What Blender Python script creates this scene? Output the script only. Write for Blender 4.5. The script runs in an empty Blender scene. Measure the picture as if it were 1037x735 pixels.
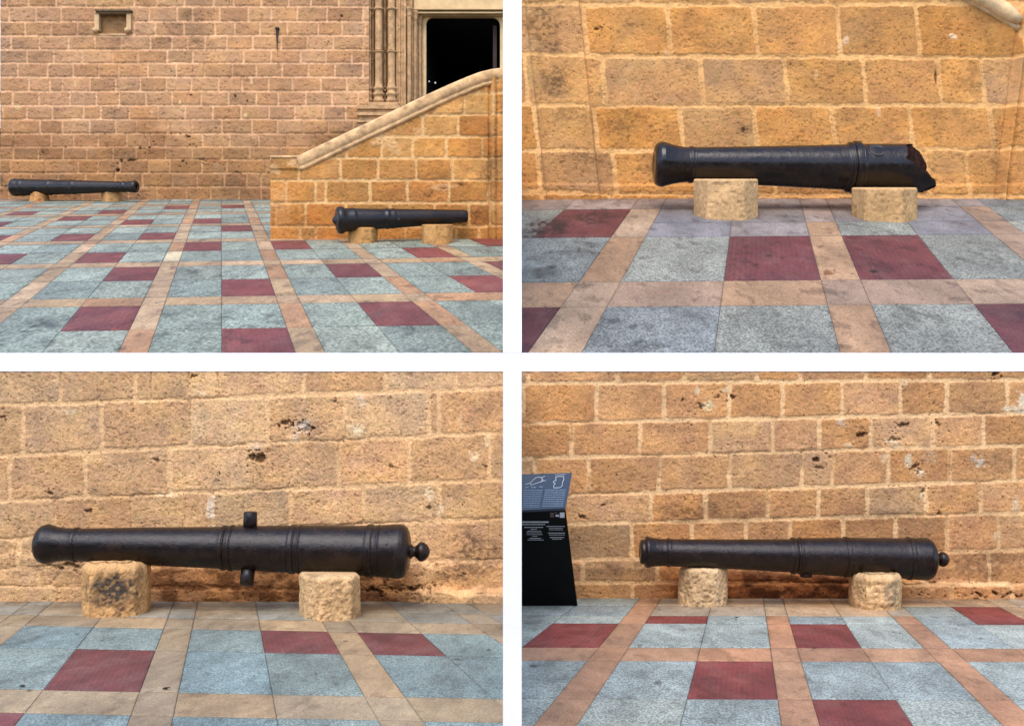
import bpy, math
import numpy as np
from mathutils import Vector, Matrix

sc = bpy.context.scene
COL = sc.collection
R = math.radians
FOC, CX, CY = 1100.0, 518.5, 367.5          # focal length and centre, in photograph pixels

# ------------------------------------------------------------------ camera, sky, sun, exposure
cam = bpy.data.cameras.new("camera")
cam.sensor_width = 36.0
cam.lens = FOC / 1037.0 * 36.0
cam.clip_start, cam.clip_end = 0.1, 500.0
cam_o = bpy.data.objects.new("camera", cam)
COL.objects.link(cam_o)
cam_o.location = (0, 0, 0)
cam_o.rotation_euler = (R(90), 0, 0)
sc.camera = cam_o

SUN_EL, SUN_AZ = R(57), R(195)               # azimuth clockwise from +Y: behind the camera, a little left
world = bpy.data.worlds.new("World")
sc.world = world
world.use_nodes = True
wn = world.node_tree
sky = wn.nodes.new("ShaderNodeTexSky")
sky.sky_type = 'NISHITA'
sky.sun_disc = False
sky.sun_elevation = SUN_EL
sky.sun_rotation = SUN_AZ
sky.air_density = 1.0
sky.dust_density = 1.0
sky.ozone_density = 1.0
wn.links.new(sky.outputs[0], wn.nodes["Background"].inputs[0])
wn.nodes["Background"].inputs[1].default_value = 0.15

sun = bpy.data.lights.new("sun", 'SUN')
sun.energy = 1.0
sun.angle = R(40)
sun.color = (1.0, 0.88, 0.75)
sun_o = bpy.data.objects.new("sun", sun)
COL.objects.link(sun_o)
sd = Vector((math.sin(SUN_AZ) * math.cos(SUN_EL), math.cos(SUN_AZ) * math.cos(SUN_EL), math.sin(SUN_EL)))
sun_o.rotation_euler = (-sd).to_track_quat('-Z', 'Y').to_euler()
sun_o.location = (0, -5, 12)

vs = sc.view_settings
vs.view_transform = 'Standard'
vs.look = 'None'
vs.gamma = 1.0
vs.exposure = 1.48
EW, EF = 1.25, 1.6                            # light that reaches walls / floors: seen colour -> base colour

# ------------------------------------------------------------------ small helpers
def lin(c):
    c = np.asarray(c, float) / 255.0
    return np.where(c <= 0.04045, c / 12.92, ((c + 0.055) / 1.055) ** 2.4)

def SW(*c): return lin(c) / EW
def SF(*c): return lin(c) / EF

_lat = {}
def vnoise(x, y, seed):
    if seed not in _lat:
        _lat[seed] = np.random.RandomState(seed).rand(256, 256)
    g = _lat[seed]
    xi, yi = np.floor(x).astype(int), np.floor(y).astype(int)
    fx, fy = x - xi, y - yi
    fx, fy = fx * fx * (3 - 2 * fx), fy * fy * (3 - 2 * fy)
    a, b = g[xi & 255, yi & 255], g[(xi + 1) & 255, yi & 255]
    c, d = g[xi & 255, (yi + 1) & 255], g[(xi + 1) & 255, (yi + 1) & 255]
    return (a * (1 - fx) + b * fx) * (1 - fy) + (c * (1 - fx) + d * fx) * fy

def fbm(x, y, seed, octv=4, gain=0.55):
    s, a, t = 0.0, 1.0, 0.0
    for o in range(octv):
        s = s + a * vnoise(x * 2 ** o + 17.3 * o, y * 2 ** o + 5.1 * o, seed + o)
        t += a
        a *= gain
    return s / t                                # 0..1, mean .5

def sst(a, b, x):
    t = np.clip((x - a) / (b - a), 0, 1)
    return t * t * (3 - 2 * t)

def mixc(c, d, m):
    return c * (1 - m[..., None]) + np.asarray(d) * m[..., None]

def px(x, y, Y):
    """the point at depth Y that the photograph shows at pixel (x, y)"""
    return Vector(((x - CX) * Y / FOC, Y, (CY - y) * Y / FOC))

def make_mesh(name, verts, faces, mat=None, parent=None, col=None, smooth=True):
    me = bpy.data.meshes.new(name)
    verts = np.asarray(verts, np.float32)
    if isinstance(faces, np.ndarray) and faces.ndim == 2:
        n = faces.shape[1]
        me.vertices.add(len(verts))
        me.vertices.foreach_set("co", verts.ravel())
        me.loops.add(faces.size)
        me.loops.foreach_set("vertex_index", faces.ravel().astype(np.int32))
        me.polygons.add(len(faces))
        me.polygons.foreach_set("loop_start", np.arange(0, faces.size, n, dtype=np.int32))
        me.polygons.foreach_set("loop_total", np.full(len(faces), n, np.int32))
    else:
        me.from_pydata([tuple(map(float, v)) for v in verts], [], [tuple(f) for f in faces])
    if smooth:
        me.polygons.foreach_set("use_smooth", np.ones(len(me.polygons), bool))
    me.update(calc_edges=True)
    me.validate()
    if col is not None:
        at = me.color_attributes.new("col", 'FLOAT_COLOR', 'POINT')
        c4 = np.ones((len(verts), 4), np.float32)
        c4[:, :3] = np.clip(col[:, :3], 0.002, 0.95)
        if col.shape[1] == 4: c4[:, 3] = col[:, 3]
        at.data.foreach_set("color", c4.ravel())
    if mat is not None:
        for m in (mat if isinstance(mat, (list, tuple)) else [mat]):
            me.materials.append(m)
    o = bpy.data.objects.new(name, me)
    COL.objects.link(o)
    if parent is not None:
        o.parent = parent
    return o

def tag(o, label=None, cat=None, group=None, kind=None):
    if label: o["label"] = label
    if cat: o["category"] = cat
    if group: o["group"] = group
    if kind: o["kind"] = kind
    return o

def empty(name, loc, rot=None):
    o = bpy.data.objects.new(name, None)
    COL.objects.link(o)
    o.empty_display_size = 0.1
    o.location = loc
    if rot is not None:
        o.rotation_euler = rot
    return o

def grid_faces(nx, ny, mask=None):
    i = np.arange((nx - 1) * (ny - 1))
    r, c = i // (nx - 1), i % (nx - 1)
    a = r * nx + c
    f = np.stack([a, a + nx, a + nx + 1, a + 1], 1)
    return f if mask is None else f[mask.ravel()]

class MB:
    """collects boxes, prisms, lathes and tubes for one mesh"""
    def __init__(self): self.v, self.f = [], []
    def add(self, v, f):
        n = len(self.v)
        self.v += [tuple(map(float, p)) for p in v]
        self.f += [tuple(i + n for i in q) for q in f]
        return self
    def box(self, a, b, ch=0.0):
        (x0, y0, z0), (x1, y1, z1) = a, b
        x0, x1 = min(x0, x1), max(x0, x1); y0, y1 = min(y0, y1), max(y0, y1); z0, z1 = min(z0, z1), max(z0, z1)
        if ch <= 0:
            v = [(x0,y0,z0),(x1,y0,z0),(x1,y1,z0),(x0,y1,z0),(x0,y0,z1),(x1,y0,z1),(x1,y1,z1),(x0,y1,z1)]
            return self.add(v, [(0,3,2,1),(4,5,6,7),(0,1,5,4),(1,2,6,5),(2,3,7,6),(3,0,4,7)])
        c = min(ch, (x1-x0)*.45, (y1-y0)*.45, (z1-z0)*.45)
        def ring(d, z): return [(x0+d,y0+d,z),(x1-d,y0+d,z),(x1-d,y1-d,z),(x0+d,y1-d,z)]
        v = ring(c, z0) + ring(0, z0+c) + ring(0, z1-c) + ring(c, z1)
        f = [(3,2,1,0),(12,13,14,15)]
        for k in range(3):
            for j in range(4):
                a_, b_ = k*4+j, k*4+(j+1) % 4
                f.append((a_, b_, b_+4, a_+4))
        return self.add(v, f)
    def lathe(self, prof, n=24, base=(0,0,0), axis='z', capa=True, capb=True):
        v, f = [], []
        for t, r in prof:
            for j in range(n):
                a = 2*math.pi*j/n
                p = (math.cos(a)*r, math.sin(a)*r, t)
                if axis == 'x': p = (p[2], p[0], p[1])
                if axis == 'y': p = (p[0], p[2], p[1])
                v.append((p[0]+base[0], p[1]+base[1], p[2]+base[2]))
        m = len(prof)
        for i in range(m-1):
            for j in range(n):
                k = (j+1) % n
                f.append((i*n+j, i*n+k, (i+1)*n+k, (i+1)*n+j))
        if capa: f.append(tuple(range(n-1, -1, -1)))
        if capb: f.append(tuple((m-1)*n+j for j in range(n)))
        return self.add(v, f)
    def prism(self, poly, y0, y1):
        n = len(poly)
        v = [(x, y0, z) for x, z in poly] + [(x, y1, z) for x, z in poly]
        f = [tuple(range(n)), tuple(range(2*n-1, n-1, -1))]
        for i in range(n):
            j = (i+1) % n
            f.append((i, i+n, j+n, j))
        return self.add(v, f)
    def tube(self, pts, rad, n=10):
        pts = [Vector(p) for p in pts]
        rs = rad if isinstance(rad, (list, tuple)) else [rad]*len(pts)
        v, f = [], []
        for i, p in enumerate(pts):
            d = (pts[min(i+1, len(pts)-1)] - pts[max(i-1, 0)]).normalized()
            a = d.orthogonal().normalized() if i == 0 else (a - d*a.dot(d)).normalized()
            b = d.cross(a)
            for j in range(n):
                t = 2*math.pi*j/n
                v.append(p + (a*math.cos(t) + b*math.sin(t))*rs[i])
        for i in range(len(pts)-1):
            for j in range(n):
                k = (j+1) % n
                f.append((i*n+j, i*n+k, (i+1)*n+k, (i+1)*n+j))
        f.append(tuple(range(n-1, -1, -1)))
        f.append(tuple((len(pts)-1)*n+j for j in range(n)))
        return self.add(v, f)
    def build(self, name, mat, parent=None, smooth=False, loc=None):
        v = np.array(self.v)
        if loc is not None: v = v - np.array(loc)
        o = make_mesh(name, v, self.f, mat, parent, smooth=smooth)
        return o

# ------------------------------------------------------------------ materials
def nodes_of(m):
    m.use_nodes = True
    nt = m.node_tree
    return nt, nt.nodes, nt.links, nt.nodes["Principled BSDF"]

def painted(name, unit, rough=0.88, grain=0.25, gscale=0.55, bump=0.5, bdist=0.6, stretch=1.0, spec=0.25, rvar=0.0, fine=1.6, glo=.28):
    """stone whose colour is an attribute of the mesh, with fine grain and bump; unit = metres per grain unit"""
    m = bpy.data.materials.new(name)
    nt, N, L, bs = nodes_of(m)
    at = N.new("ShaderNodeAttribute"); at.attribute_name = "col"
    tc = N.new("ShaderNodeTexCoord")
    mp = N.new("ShaderNodeMapping")
    mp.inputs["Scale"].default_value = (1/unit, 1/(unit*stretch), 1/unit)
    L.new(tc.outputs["Object"], mp.inputs[0])
    n1 = N.new("ShaderNodeTexNoise"); n1.inputs["Scale"].default_value = gscale; n1.inputs["Detail"].default_value = 3.0; n1.inputs["Roughness"].default_value = 0.65
    L.new(mp.outputs[0], n1.inputs["Vector"])
    mr = N.new("ShaderNodeMapRange")
    mr.inputs[1].default_value, mr.inputs[2].default_value = glo, 1-glo
    mr.inputs[3].default_value, mr.inputs[4].default_value = -grain, grain
    L.new(n1.outputs[0], mr.inputs[0])
    ma = N.new('ShaderNodeMath'); ma.operation = 'MULTIPLY_ADD'; ma.inputs[2].default_value = 1.0
    L.new(mr.outputs[0], ma.inputs[0]); L.new(at.outputs['Alpha'], ma.inputs[1])
    mx = N.new("ShaderNodeVectorMath"); mx.operation = 'SCALE'
    L.new(at.outputs["Color"], mx.inputs[0]); L.new(ma.outputs[0], mx.inputs["Scale"])
    L.new(mx.outputs[0], bs.inputs["Base Color"])
    bs.inputs["Roughness"].default_value = rough
    bs.inputs["Specular IOR Level"].default_value = spec
    if rvar:
        n3 = N.new("ShaderNodeTexNoise"); n3.inputs["Scale"].default_value = gscale*0.06; n3.inputs["Detail"].default_value = 4
        L.new(mp.outputs[0], n3.inputs["Vector"])
        m3 = N.new("ShaderNodeMapRange"); m3.inputs[1].default_value, m3.inputs[2].default_value = .3, .7
        m3.inputs[3].default_value, m3.inputs[4].default_value = rough-rvar, rough+rvar
        L.new(n3.outputs[0], m3.inputs[0]); L.new(m3.outputs[0], bs.inputs["Roughness"])
    n2 = N.new("ShaderNodeTexNoise"); n2.inputs["Scale"].default_value = gscale*fine*.5; n2.inputs["Detail"].default_value = 4.0; n2.inputs["Roughness"].default_value = .6
    L.new(mp.outputs[0], n2.inputs["Vector"])
    bp = N.new("ShaderNodeBump"); bp.inputs["Strength"].default_value = bump; bp.inputs["Distance"].default_value = unit*bdist
    L.new(n2.outputs[0], bp.inputs["Height"]); L.new(bp.outputs[0], bs.inputs["Normal"])
    return m

def plain(name, c, rough=0.8, unit=0.02, var=0.2, bump=0.3, spec=0.3, metal=0.0):
    m = bpy.data.materials.new(name)
    nt, N, L, bs = nodes_of(m)
    tc = N.new("ShaderNodeTexCoord")
    n1 = N.new("ShaderNodeTexNoise"); n1.inputs["Scale"].default_value = 0.35/unit; n1.inputs["Detail"].default_value = 6; n1.inputs["Roughness"].default_value = .65
    L.new(tc.outputs["Object"], n1.inputs["Vector"])
    cr = N.new("ShaderNodeValToRGB")
    c = np.asarray(c, float)
    cr.color_ramp.elements[0].position, cr.color_ramp.elements[1].position = .3, .7
    cr.color_ramp.elements[0].color = (*np.clip(c*(1-var), 0, 1), 1)
    cr.color_ramp.elements[1].color = (*np.clip(c*(1+var), 0, 1), 1)
    L.new(n1.outputs[0], cr.inputs[0]); L.new(cr.outputs[0], bs.inputs["Base Color"])
    bs.inputs["Roughness"].default_value = rough
    bs.inputs["Specular IOR Level"].default_value = spec
    bs.inputs["Metallic"].default_value = metal
    if bump:
        bp = N.new("ShaderNodeBump"); bp.inputs["Strength"].default_value = bump; bp.inputs["Distance"].default_value = unit*.3
        L.new(n1.outputs[0], bp.inputs["Height"]); L.new(bp.outputs[0], bs.inputs["Normal"])
    return m

def iron(name, unit, rough=0.36, bump=0.4, c0=(0.006, 0.0033, 0.0025), c1=(0.020, 0.0092, 0.0056), spec=.36):
    """black painted cast iron: pitted, a little rust brown"""
    m = bpy.data.materials.new(name)
    nt, N, L, bs = nodes_of(m)
    tc = N.new("ShaderNodeTexCoord")
    mp = N.new("ShaderNodeMapping"); mp.inputs["Scale"].default_value = (1/unit,)*3
    L.new(tc.outputs["Object"], mp.inputs[0])
    n1 = N.new("ShaderNodeTexNoise"); n1.inputs["Scale"].default_value = 0.09; n1.inputs["Detail"].default_value = 7; n1.inputs["Roughness"].default_value = .7
    L.new(mp.outputs[0], n1.inputs["Vector"])
    cr = N.new("ShaderNodeValToRGB")
    cr.color_ramp.elements[0].position, cr.color_ramp.elements[1].position = .42, .68
    cr.color_ramp.elements[0].color = (*c0, 1); cr.color_ramp.elements[1].color = (*c1, 1)
    L.new(n1.outputs[0], cr.inputs[0]); L.new(cr.outputs[0], bs.inputs["Base Color"])
    mr = N.new("ShaderNodeMapRange"); mr.inputs[1].default_value, mr.inputs[2].default_value = .35, .7
    mr.inputs[3].default_value, mr.inputs[4].default_value = rough-.06, rough+.2
    L.new(n1.outputs[0], mr.inputs[0]); L.new(mr.outputs[0], bs.inputs["Roughness"])
    bs.inputs["Specular IOR Level"].default_value = spec
    bs.inputs["Specular Tint"].default_value = (.93, .96, 1.0, 1)
    n2 = N.new("ShaderNodeTexNoise"); n2.inputs["Scale"].default_value = 0.75; n2.inputs["Detail"].default_value = 5; n2.inputs["Roughness"].default_value = .6
    L.new(mp.outputs[0], n2.inputs["Vector"])
    bp = N.new("ShaderNodeBump"); bp.inputs["Strength"].default_value = bump; bp.inputs["Distance"].default_value = unit*.9
    L.new(n2.outputs[0], bp.inputs["Height"]); L.new(bp.outputs[0], bs.inputs["Normal"])
    return m

def flat(name, c, rough=0.6, emit=None):
    m = bpy.data.materials.new(name)
    nt, N, L, bs = nodes_of(m)
    bs.inputs["Base Color"].default_value = (*[float(q) for q in c], 1)
    bs.inputs["Roughness"].default_value = rough
    if emit:
        bs.inputs["Emission Color"].default_value = (*emit[0], 1)
        bs.inputs["Emission Strength"].default_value = emit[1]
    return m

M_white = plain("white_plaster", (0.86, 0.86, 0.86), .8, .05, .02, .1)
M_grout = plain("grout", (0.10, 0.09, 0.08), .9, .02, .3)

# ------------------------------------------------------------------ the four courts
class Court:
    def __init__(s, x0, x1, y0, y1, vpx, yh, base, zw):
        s.x0, s.x1, s.y0, s.y1, s.vpx, s.yh, s.base, s.zw = x0, x1, y0, y1, vpx, yh, base, zw
        s.h = (base - yh) * zw / FOC             # drop of the pavement under the eye
        s.s = (CY - yh) / FOC                    # slope of the pavement
    def depth(s, y): return FOC * s.h / (y - s.yh)
    def floor(s, x, y): return px(x, y, s.depth(y))
    def fz(s, Y): return -s.h + s.s * Y

TL = Court(0, 510, 0, 357, 224, 143, 202.0, 22.0)
TR = Court(528, 1037, 0, 357, 766, 36, 201.0, 11.8)
BL = Court(0, 510, 376, 735, 232, 463, 609.0, 5.6)
BR = Court(528, 1037, 376, 735, 755, 478, 606.0, 5.6)

# ------------------------------------------------------------------ paving
def paving(C, name, mat, us, vs_, reds, slope, yref, cols, label_seed, spots=(), special=None, stain=0.5, gains={}, span={}):
    """us: (u0,u1,kind) along the reference row; vs_: (y0,y1,kind) at x=vp; kinds 'slab','strip','border'"""
    rng = np.random.RandomState(label_seed)
    V, F, K = [], [], []
    off = 0
    kf = C.depth(min(C.y1, yref)) / FOC
    def X(u, y): return C.vpx + (u - C.vpx) * (y - C.yh) / (yref - C.yh)
    def corner(u, yv):
        y = yv
        for _ in range(4):
            y = yv + slope * (X(u, y) - C.vpx)
        return X(u, y), y
    for vi, (ya, yb0, vk) in enumerate(vs_):
        for ui, (ua, ub, uk) in enumerate(us):
            yb = span.get((ui, vi), yb0)
            if yb is None: continue
            kind = 'slab'
            if vk == 'border': kind = 'border'
            elif uk == 'strip' or vk == 'strip': kind = 'strip'
            if kind == 'slab' and (ui, vi) in reds: kind = 'red'
            if special and (ui, vi) in special: kind = special[(ui, vi)]
            q = [corner(ua, ya), corner(ub, ya), corner(ub, yb), corner(ua, yb)]
            P = [np.array(C.floor(*p)) for p in q]
            if (C.x0 < 300 and min(p[0] for p in q) > CX-1) or (C.x0 > 300 and max(p[0] for p in q) < CX+1): continue
            w_px = max(abs(q[1][0]-q[0][0]), abs(q[2][0]-q[3][0])); h_px = abs(yb-ya)
            vis = max(p[0] for p in q) > C.x0-12 and min(p[0] for p in q) < C.x1+12 and min(p[1] for p in q) < C.y1+10
            st = 1.15 if vis else 8.0
            nx, ny = int(np.clip(w_px/st, 3, 160)), int(np.clip(h_px/st*1.3, 3, 90))
            gu, gv = 0.17/max(w_px, 2), 0.2/max(h_px, 1.5)
            gu, gv = min(gu, .08), min(gv, .09)
            a = np.concatenate([[0+gu], np.linspace(2*gu, 1-2*gu, nx), [1-gu]])
            b = np.concatenate([[0+gv], np.linspace(2*gv, 1-2*gv, ny), [1-gv]])
            A, B = np.meshgrid(a, b)
            A, B = A.ravel()[:, None], B.ravel()[:, None]
            pts = (P[0]*(1-A) + P[1]*A)*(1-B) + (P[3]*(1-A) + P[2]*A)*B
            n_x, n_y = len(a), len(b)
            if C.x0 < 300: pts[:, 0] = np.minimum(pts[:, 0], -.0015)
            else: pts[:, 0] = np.maximum(pts[:, 0], .0015)
            edge = ((np.arange(n_x*n_y) % n_x == 0) | (np.arange(n_x*n_y) % n_x == n_x-1) |
                    (np.arange(n_x*n_y)//n_x == 0) | (np.arange(n_x*n_y)//n_x == n_y-1))
            pts[:, 2] += 0.004 + rng.uniform(-.0008, .0008)
            pts[edge, 2] -= 0.0055
            # photograph-scale coordinates of each vertex for stains and wear
            pu = pts[:, 0]/kf; pv = pts[:, 1]/kf/2.4
            qx = CX + pts[:, 0]*FOC/pts[:, 1]; qy = CY - pts[:, 2]*FOC/pts[:, 1]
            cs = cols[kind]
            base = cs[rng.randint(len(cs))]
            c = np.tile(base*(1+rng.uniform(-.14, .14)), (len(pts), 1))
            big = fbm(pu*.025+7, pv*.025+3, label_seed, 4)
            c *= (1 + (big-.5)*.85)[:, None]
            mid = fbm(pu*.11+rng.rand()*50, pv*.11, label_seed+9, 3)
            c *= (1 + (mid-.5)*.35)[:, None]
            if kind == 'red':
                du = sst(.42, .70, fbm(pu*.045+rng.rand()*30, pv*.05, label_seed+17, 4))
                c = mixc(c, c*np.array([1.06, 1.42, 1.40])+.006, .75*du)
                rib = 0.5+0.5*np.sin(A[:, 0]*w_px*1.1) if w_px > 60 else np.full(len(pts), .5)
                c *= (0.94 + .17*rib + .12*(fbm(pu*.5, pv*.06, label_seed+3, 2)-.5))[:, None]
            d = fbm(pu*.06+31, pv*.06+11, label_seed+21, 5, .6)
            c = mixc(c, c*np.array([.52, .50, .48]), np.minimum(stain, 1)*sst(.60-.08*(stain > .9), .72-.06*(stain > .9), d))
            e = fbm(pu*.30+3, pv*.30+77, label_seed+33, 2)
            c = mixc(c, c*np.array([.45, .42, .40]), .85*stain*sst(.755, .82, e))
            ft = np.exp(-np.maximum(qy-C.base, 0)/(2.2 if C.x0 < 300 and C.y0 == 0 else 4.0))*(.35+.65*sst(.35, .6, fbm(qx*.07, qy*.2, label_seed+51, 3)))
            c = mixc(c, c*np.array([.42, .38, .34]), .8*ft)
            # worn, dirty edges of the slab
            ed = np.minimum(np.minimum(A[:, 0], 1-A[:, 0])*w_px, np.minimum(B[:, 0], 1-B[:, 0])*h_px*2.2)
            c *= (1 - .16*np.exp(-ed/1.6))[:, None]
            for (sx, sy, rx, ry, cc, am) in spots:
                if abs(sx-q[0][0]) > 400: continue
                wob = 1 + .9*(fbm(qx*.22, qy*.35, 5+int(sx), 2)-.5)
                dd = np.hypot((qx-sx)/rx, (qy-sy)/ry)*wob
                mk = np.minimum(1, 1.2*am)*(1-sst(.6, 1.15, dd))*(1 if rx < 6 else .35+.65*sst(.40, .58, fbm(qx*.16, qy*.4, 8+int(sx), 3)))
                c = mixc(c, np.array(cc) if cc is not None else c*.33, mk)
            c = c*np.array(gains.get(kind, (1,1,1)))
            c[edge] *= .75
            al = {'slab': 1.0, 'red': .42, 'strip': .42, 'border': .45}.get(kind, .4)
            c = np.concatenate([c, np.full((len(c), 1), al)], 1)
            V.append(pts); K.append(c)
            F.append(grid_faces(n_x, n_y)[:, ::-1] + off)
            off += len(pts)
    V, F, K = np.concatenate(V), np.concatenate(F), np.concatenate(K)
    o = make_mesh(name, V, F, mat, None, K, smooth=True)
    tag(o, kind="structure")
    # mortar bed under the slabs: one sloping slab with real thickness
    us_all = [u for t in us for u in t[:2]]
    b = MB()
    y_f, y_b = vs_[-1][1], vs_[0][0]
    Yf, Yb = C.depth(y_f)-.02, C.zw+.3
    xl = min(X(min(us_all), y_f) - CX, X(min(us_all), y_b) - CX)
    xs = []
    for y in (y_f, y_b):
        for u in (min(us_all), max(us_all)):
            xs.append(C.floor(X(u, y), y).x)
    return o, (Yf, Yb, min(xs), max(xs))

def bed(C, name, Yf, Yb, xl, xr, thick):
    b = MB()
    v = []
    for Y in (Yf, Yb):
        for x in (xl, xr):
            v.append((x, Y, C.fz(Y)))
    v += [(p[0], p[1], p[2]-thick) for p in v]
    b.add(v, [(0,1,3,2),(4,6,7,5),(0,4,5,1),(1,5,7,3),(3,7,6,2),(2,6,4,0)])
    o = b.build(name, M_grout)
    tag(o, kind="structure")
    return o

# ------------------------------------------------------------------ masonry
def masonry(C, Y, xr, yr, step, H, Vj, seed, wj, pal, mortar, rough, warp=1.2, lean=0.0,
            holes=(), patches=(), stains=(), dark_low=None, missing=0.35, rnd=2.2, mask_fn=None, shape_fn=None,
            pits=0.4, mamt=1.0, grime=None, gain=(1,1,1), blot=.3):
    """front of a stone wall: returns vertices, faces, colours, pixel grid. All lengths in photo pixels at depth Y."""
    k = Y/FOC
    nx, ny = int((xr[1]-xr[0])/step)+1, int((yr[1]-yr[0])/step)+1
    gx, gy = np.linspace(xr[0], xr[1], nx), np.linspace(yr[0], yr[1], ny)
    PX, PY = np.meshgrid(gx, gy)
    PX, PY = PX.ravel(), PY.ravel()
    rng = np.random.RandomState(seed)
    wx = (fbm(PX*.09, PY*.09, seed+1, 3)-.5)*2*warp + (fbm(PX*.5, PY*.5, seed+2, 2)-.5)*warp
    wy = (fbm(PX*.07+50, PY*.09, seed+3, 3)-.5)*2*warp + (fbm(PX*.5, PY*.5, seed+4, 2)-.5)*warp
    X2, Y2 = PX+wx, PY+wy
    H = list(H)
    p0 = H[1][0]-H[0][0]
    while min(H[0]) > yr[0]-2: H.insert(0, (H[0][0]-p0, H[0][1]-p0)); Vj = [[]]+list(Vj)
    t = (PX-C.x0)/(C.x1-C.x0)
    J = np.stack([a+(b-a)*t for a, b in H])
    course = (Y2[None] >= J).sum(0)
    dy = np.abs(Y2[None]-J).min(0)
    dx = np.full(PX.shape, 1e3); sid = np.zeros(PX.shape, int)
    allw = np.diff(np.sort(sum([list(v) for v in Vj], []))) if 0 else None
    widths = [b-a for v in Vj for a, b in zip(sorted(v)[:-1], sorted(v)[1:])]
    mw = float(np.median(widths))
    for c in range(len(H)+1):
        sel = course == c
        if not sel.any(): continue
        v = sorted(Vj[c-1]) if 1 <= c <= len(Vj) else []
        if not v: v = [xr[0]+rng.uniform(0, mw)]
        while v[0] > xr[0]-mw: v.insert(0, v[0]-mw*rng.uniform(.8, 1.2))
        while v[-1] < xr[1]+mw: v.append(v[-1]+mw*rng.uniform(.8, 1.2))
        v = np.array(v)
        xx = X2[sel]
        if lean:
            yc = J[c-1][sel] if c > 0 else J[0][sel]
            xx = xx - lean*(PY[sel]-yc)
        i = np.searchsorted(v, xx)
        dx[sel] = np.minimum(np.abs(xx-v[np.clip(i-1, 0, len(v)-1)]), np.abs(xx-v[np.clip(i, 0, len(v)-1)]))
        sid[sel] = c*131+i
    q = np.hypot(np.maximum(rnd+wj-dx, 0), np.maximum(rnd+wj-dy, 0))
    d = np.where((dx < rnd+wj) & (dy < rnd+wj), np.maximum(rnd+wj-q, 0), np.minimum(dx, dy))
    wl = wj*(.55+.9*fbm(PX*.035, PY*.05, seed+6, 3))
    m = 1-sst(wl-.55, wl+.55, d+(fbm(PX*.6, PY*.6, seed+7, 2)-.5)*1.2)
    gone = missing*sst(.52, .66, fbm(PX*.018+9, PY*.03, seed+8, 3))
    m = m*(1-gone)*mamt
    # stone colours
    nst = sid.max()+2
    pr = rng.rand(nst); br = rng.uniform(.86, 1.13, nst); jj = rng.randint(0, len(pal), nst)
    pal = np.array(pal)
    j2 = (jj+1) % len(pal)
    cst = pal[jj]*(pr[:, None]*.6+.4) + pal[j2]*(1-(pr[:, None]*.6+.4))
    c = (cst*br[:, None])[sid]
    n1 = fbm(PX*.05, PY*.06, seed+11, 4); n2 = fbm(PX*.25, PY*.3, seed+12, 3); n3 = fbm(PX*.75, PY*.85, seed+13, 2)
    c = c*(1+(n1-.5)*.55)[:, None]*(1+(n2-.5)*.5*rough)[:, None]*(1+(n3-.5)*.45*rough)[:, None]
    c = c*np.stack([np.ones_like(n1), 1-(n2-.5)*.10, 1-(n1-.5)*.3], 1)
    bl_ = blot*sst(.50, .66, fbm(PX*.022+3, PY*.03+40, seed+16, 4))
    c = mixc(c, c*np.array([.80, .86, .95]), bl_)
    bl2 = blot*sst(.52, .66, fbm(PX*.03+33, PY*.035+4, seed+17, 4))
    c = mixc(c, c*np.array([1.10, 1.16, 1.25]), bl2)
    # fine pits and little hollows: dirt and their shade, both darkened into the colour
    pn = fbm(PX*.42+5, PY*.55, seed+14, 3, .6); pd = fbm(PX*.03, PY*.03+9, seed+15, 3)
    pm = pits*sst(.64-.14*(pd-.4), .78-.14*(pd-.4), pn)
    c = mixc(c, c*np.array([.38, .32, .28]), pm*(1-.7*m))
    mc = np.array(mortar)[None]*(1+(n2-.5)*.35)[:, None]*(1+(n1-.5)*.3)[:, None]
    c = c*(1-m[:, None]) + mc*m[:, None]
    # joints without mortar: a thin dirty line
    thin = gone*(1-sst(.2, 1.0, d+(n3-.5)*1.2))
    c = mixc(c, c*.42, .75*thin)
    relief = 1.0*sst(0, 1.7, d)*(1-m) + .30*m
    relief = relief + rng.uniform(-.4, .5, nst)[sid]*(1-m)*.6
    relief = relief + rough*((n2-.5)*1.5+(n3-.5)*.9+(n1-.5)*1.6) - 1.1*pm - 1.0*thin
    for (hx, hy, rx, ry, dep) in holes:
        wob = 1+(1.0 if ry > 4.5 else 2.4)*(fbm(PX*.30, PY*.36, seed+int(hx), 3, .65)-.5)
        long_ = rx > 6 and ry < 3.2
        mk = 1-sst(.5, 1.05, np.hypot((PX-hx)/rx, (PY-hy+(2.2*np.sin((PX-hx)*.35+hx) if long_ else 0))/ry)*wob)
        if long_: mk = mk*(.15+.85*sst(.44, .58, fbm(PX*.22, PY*.2, seed+int(hx)+3, 2)))
        relief = relief-dep*mk
        c = mixc(c, c*np.array([.16, .13, .11]), mk*.85)
    for (hx, hy, rx, ry, cc, am) in patches:
        wob = 1+1.6*(fbm(PX*.28, PY*.28, seed+40+int(hx), 3)-.5)
        mk = am*(1-sst(.6, 1.15, np.hypot((PX-hx)/rx, (PY-hy)/ry)*wob))*sst(.34, .52, fbm(PX*.45, PY*.45, seed+41, 2)+.08)
        c = mixc(c, np.array(cc), mk)
        relief = relief+.35*mk
    for (hx, hy, rx, ry, am) in stains:
        wob = 1+1.3*(fbm(PX*.12, PY*.14, seed+60+int(hx), 4)-.5)
        mk = am*(1-sst(.35, 1.25, np.hypot((PX-hx)/rx, (PY-hy)/ry)*wob))*(.35+.65*sst(.40, .60, fbm(PX*.3, PY*.38, seed+61, 3)))
        c = mixc(c, c*np.array([.20, .19, .19])+.008, mk)
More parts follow.
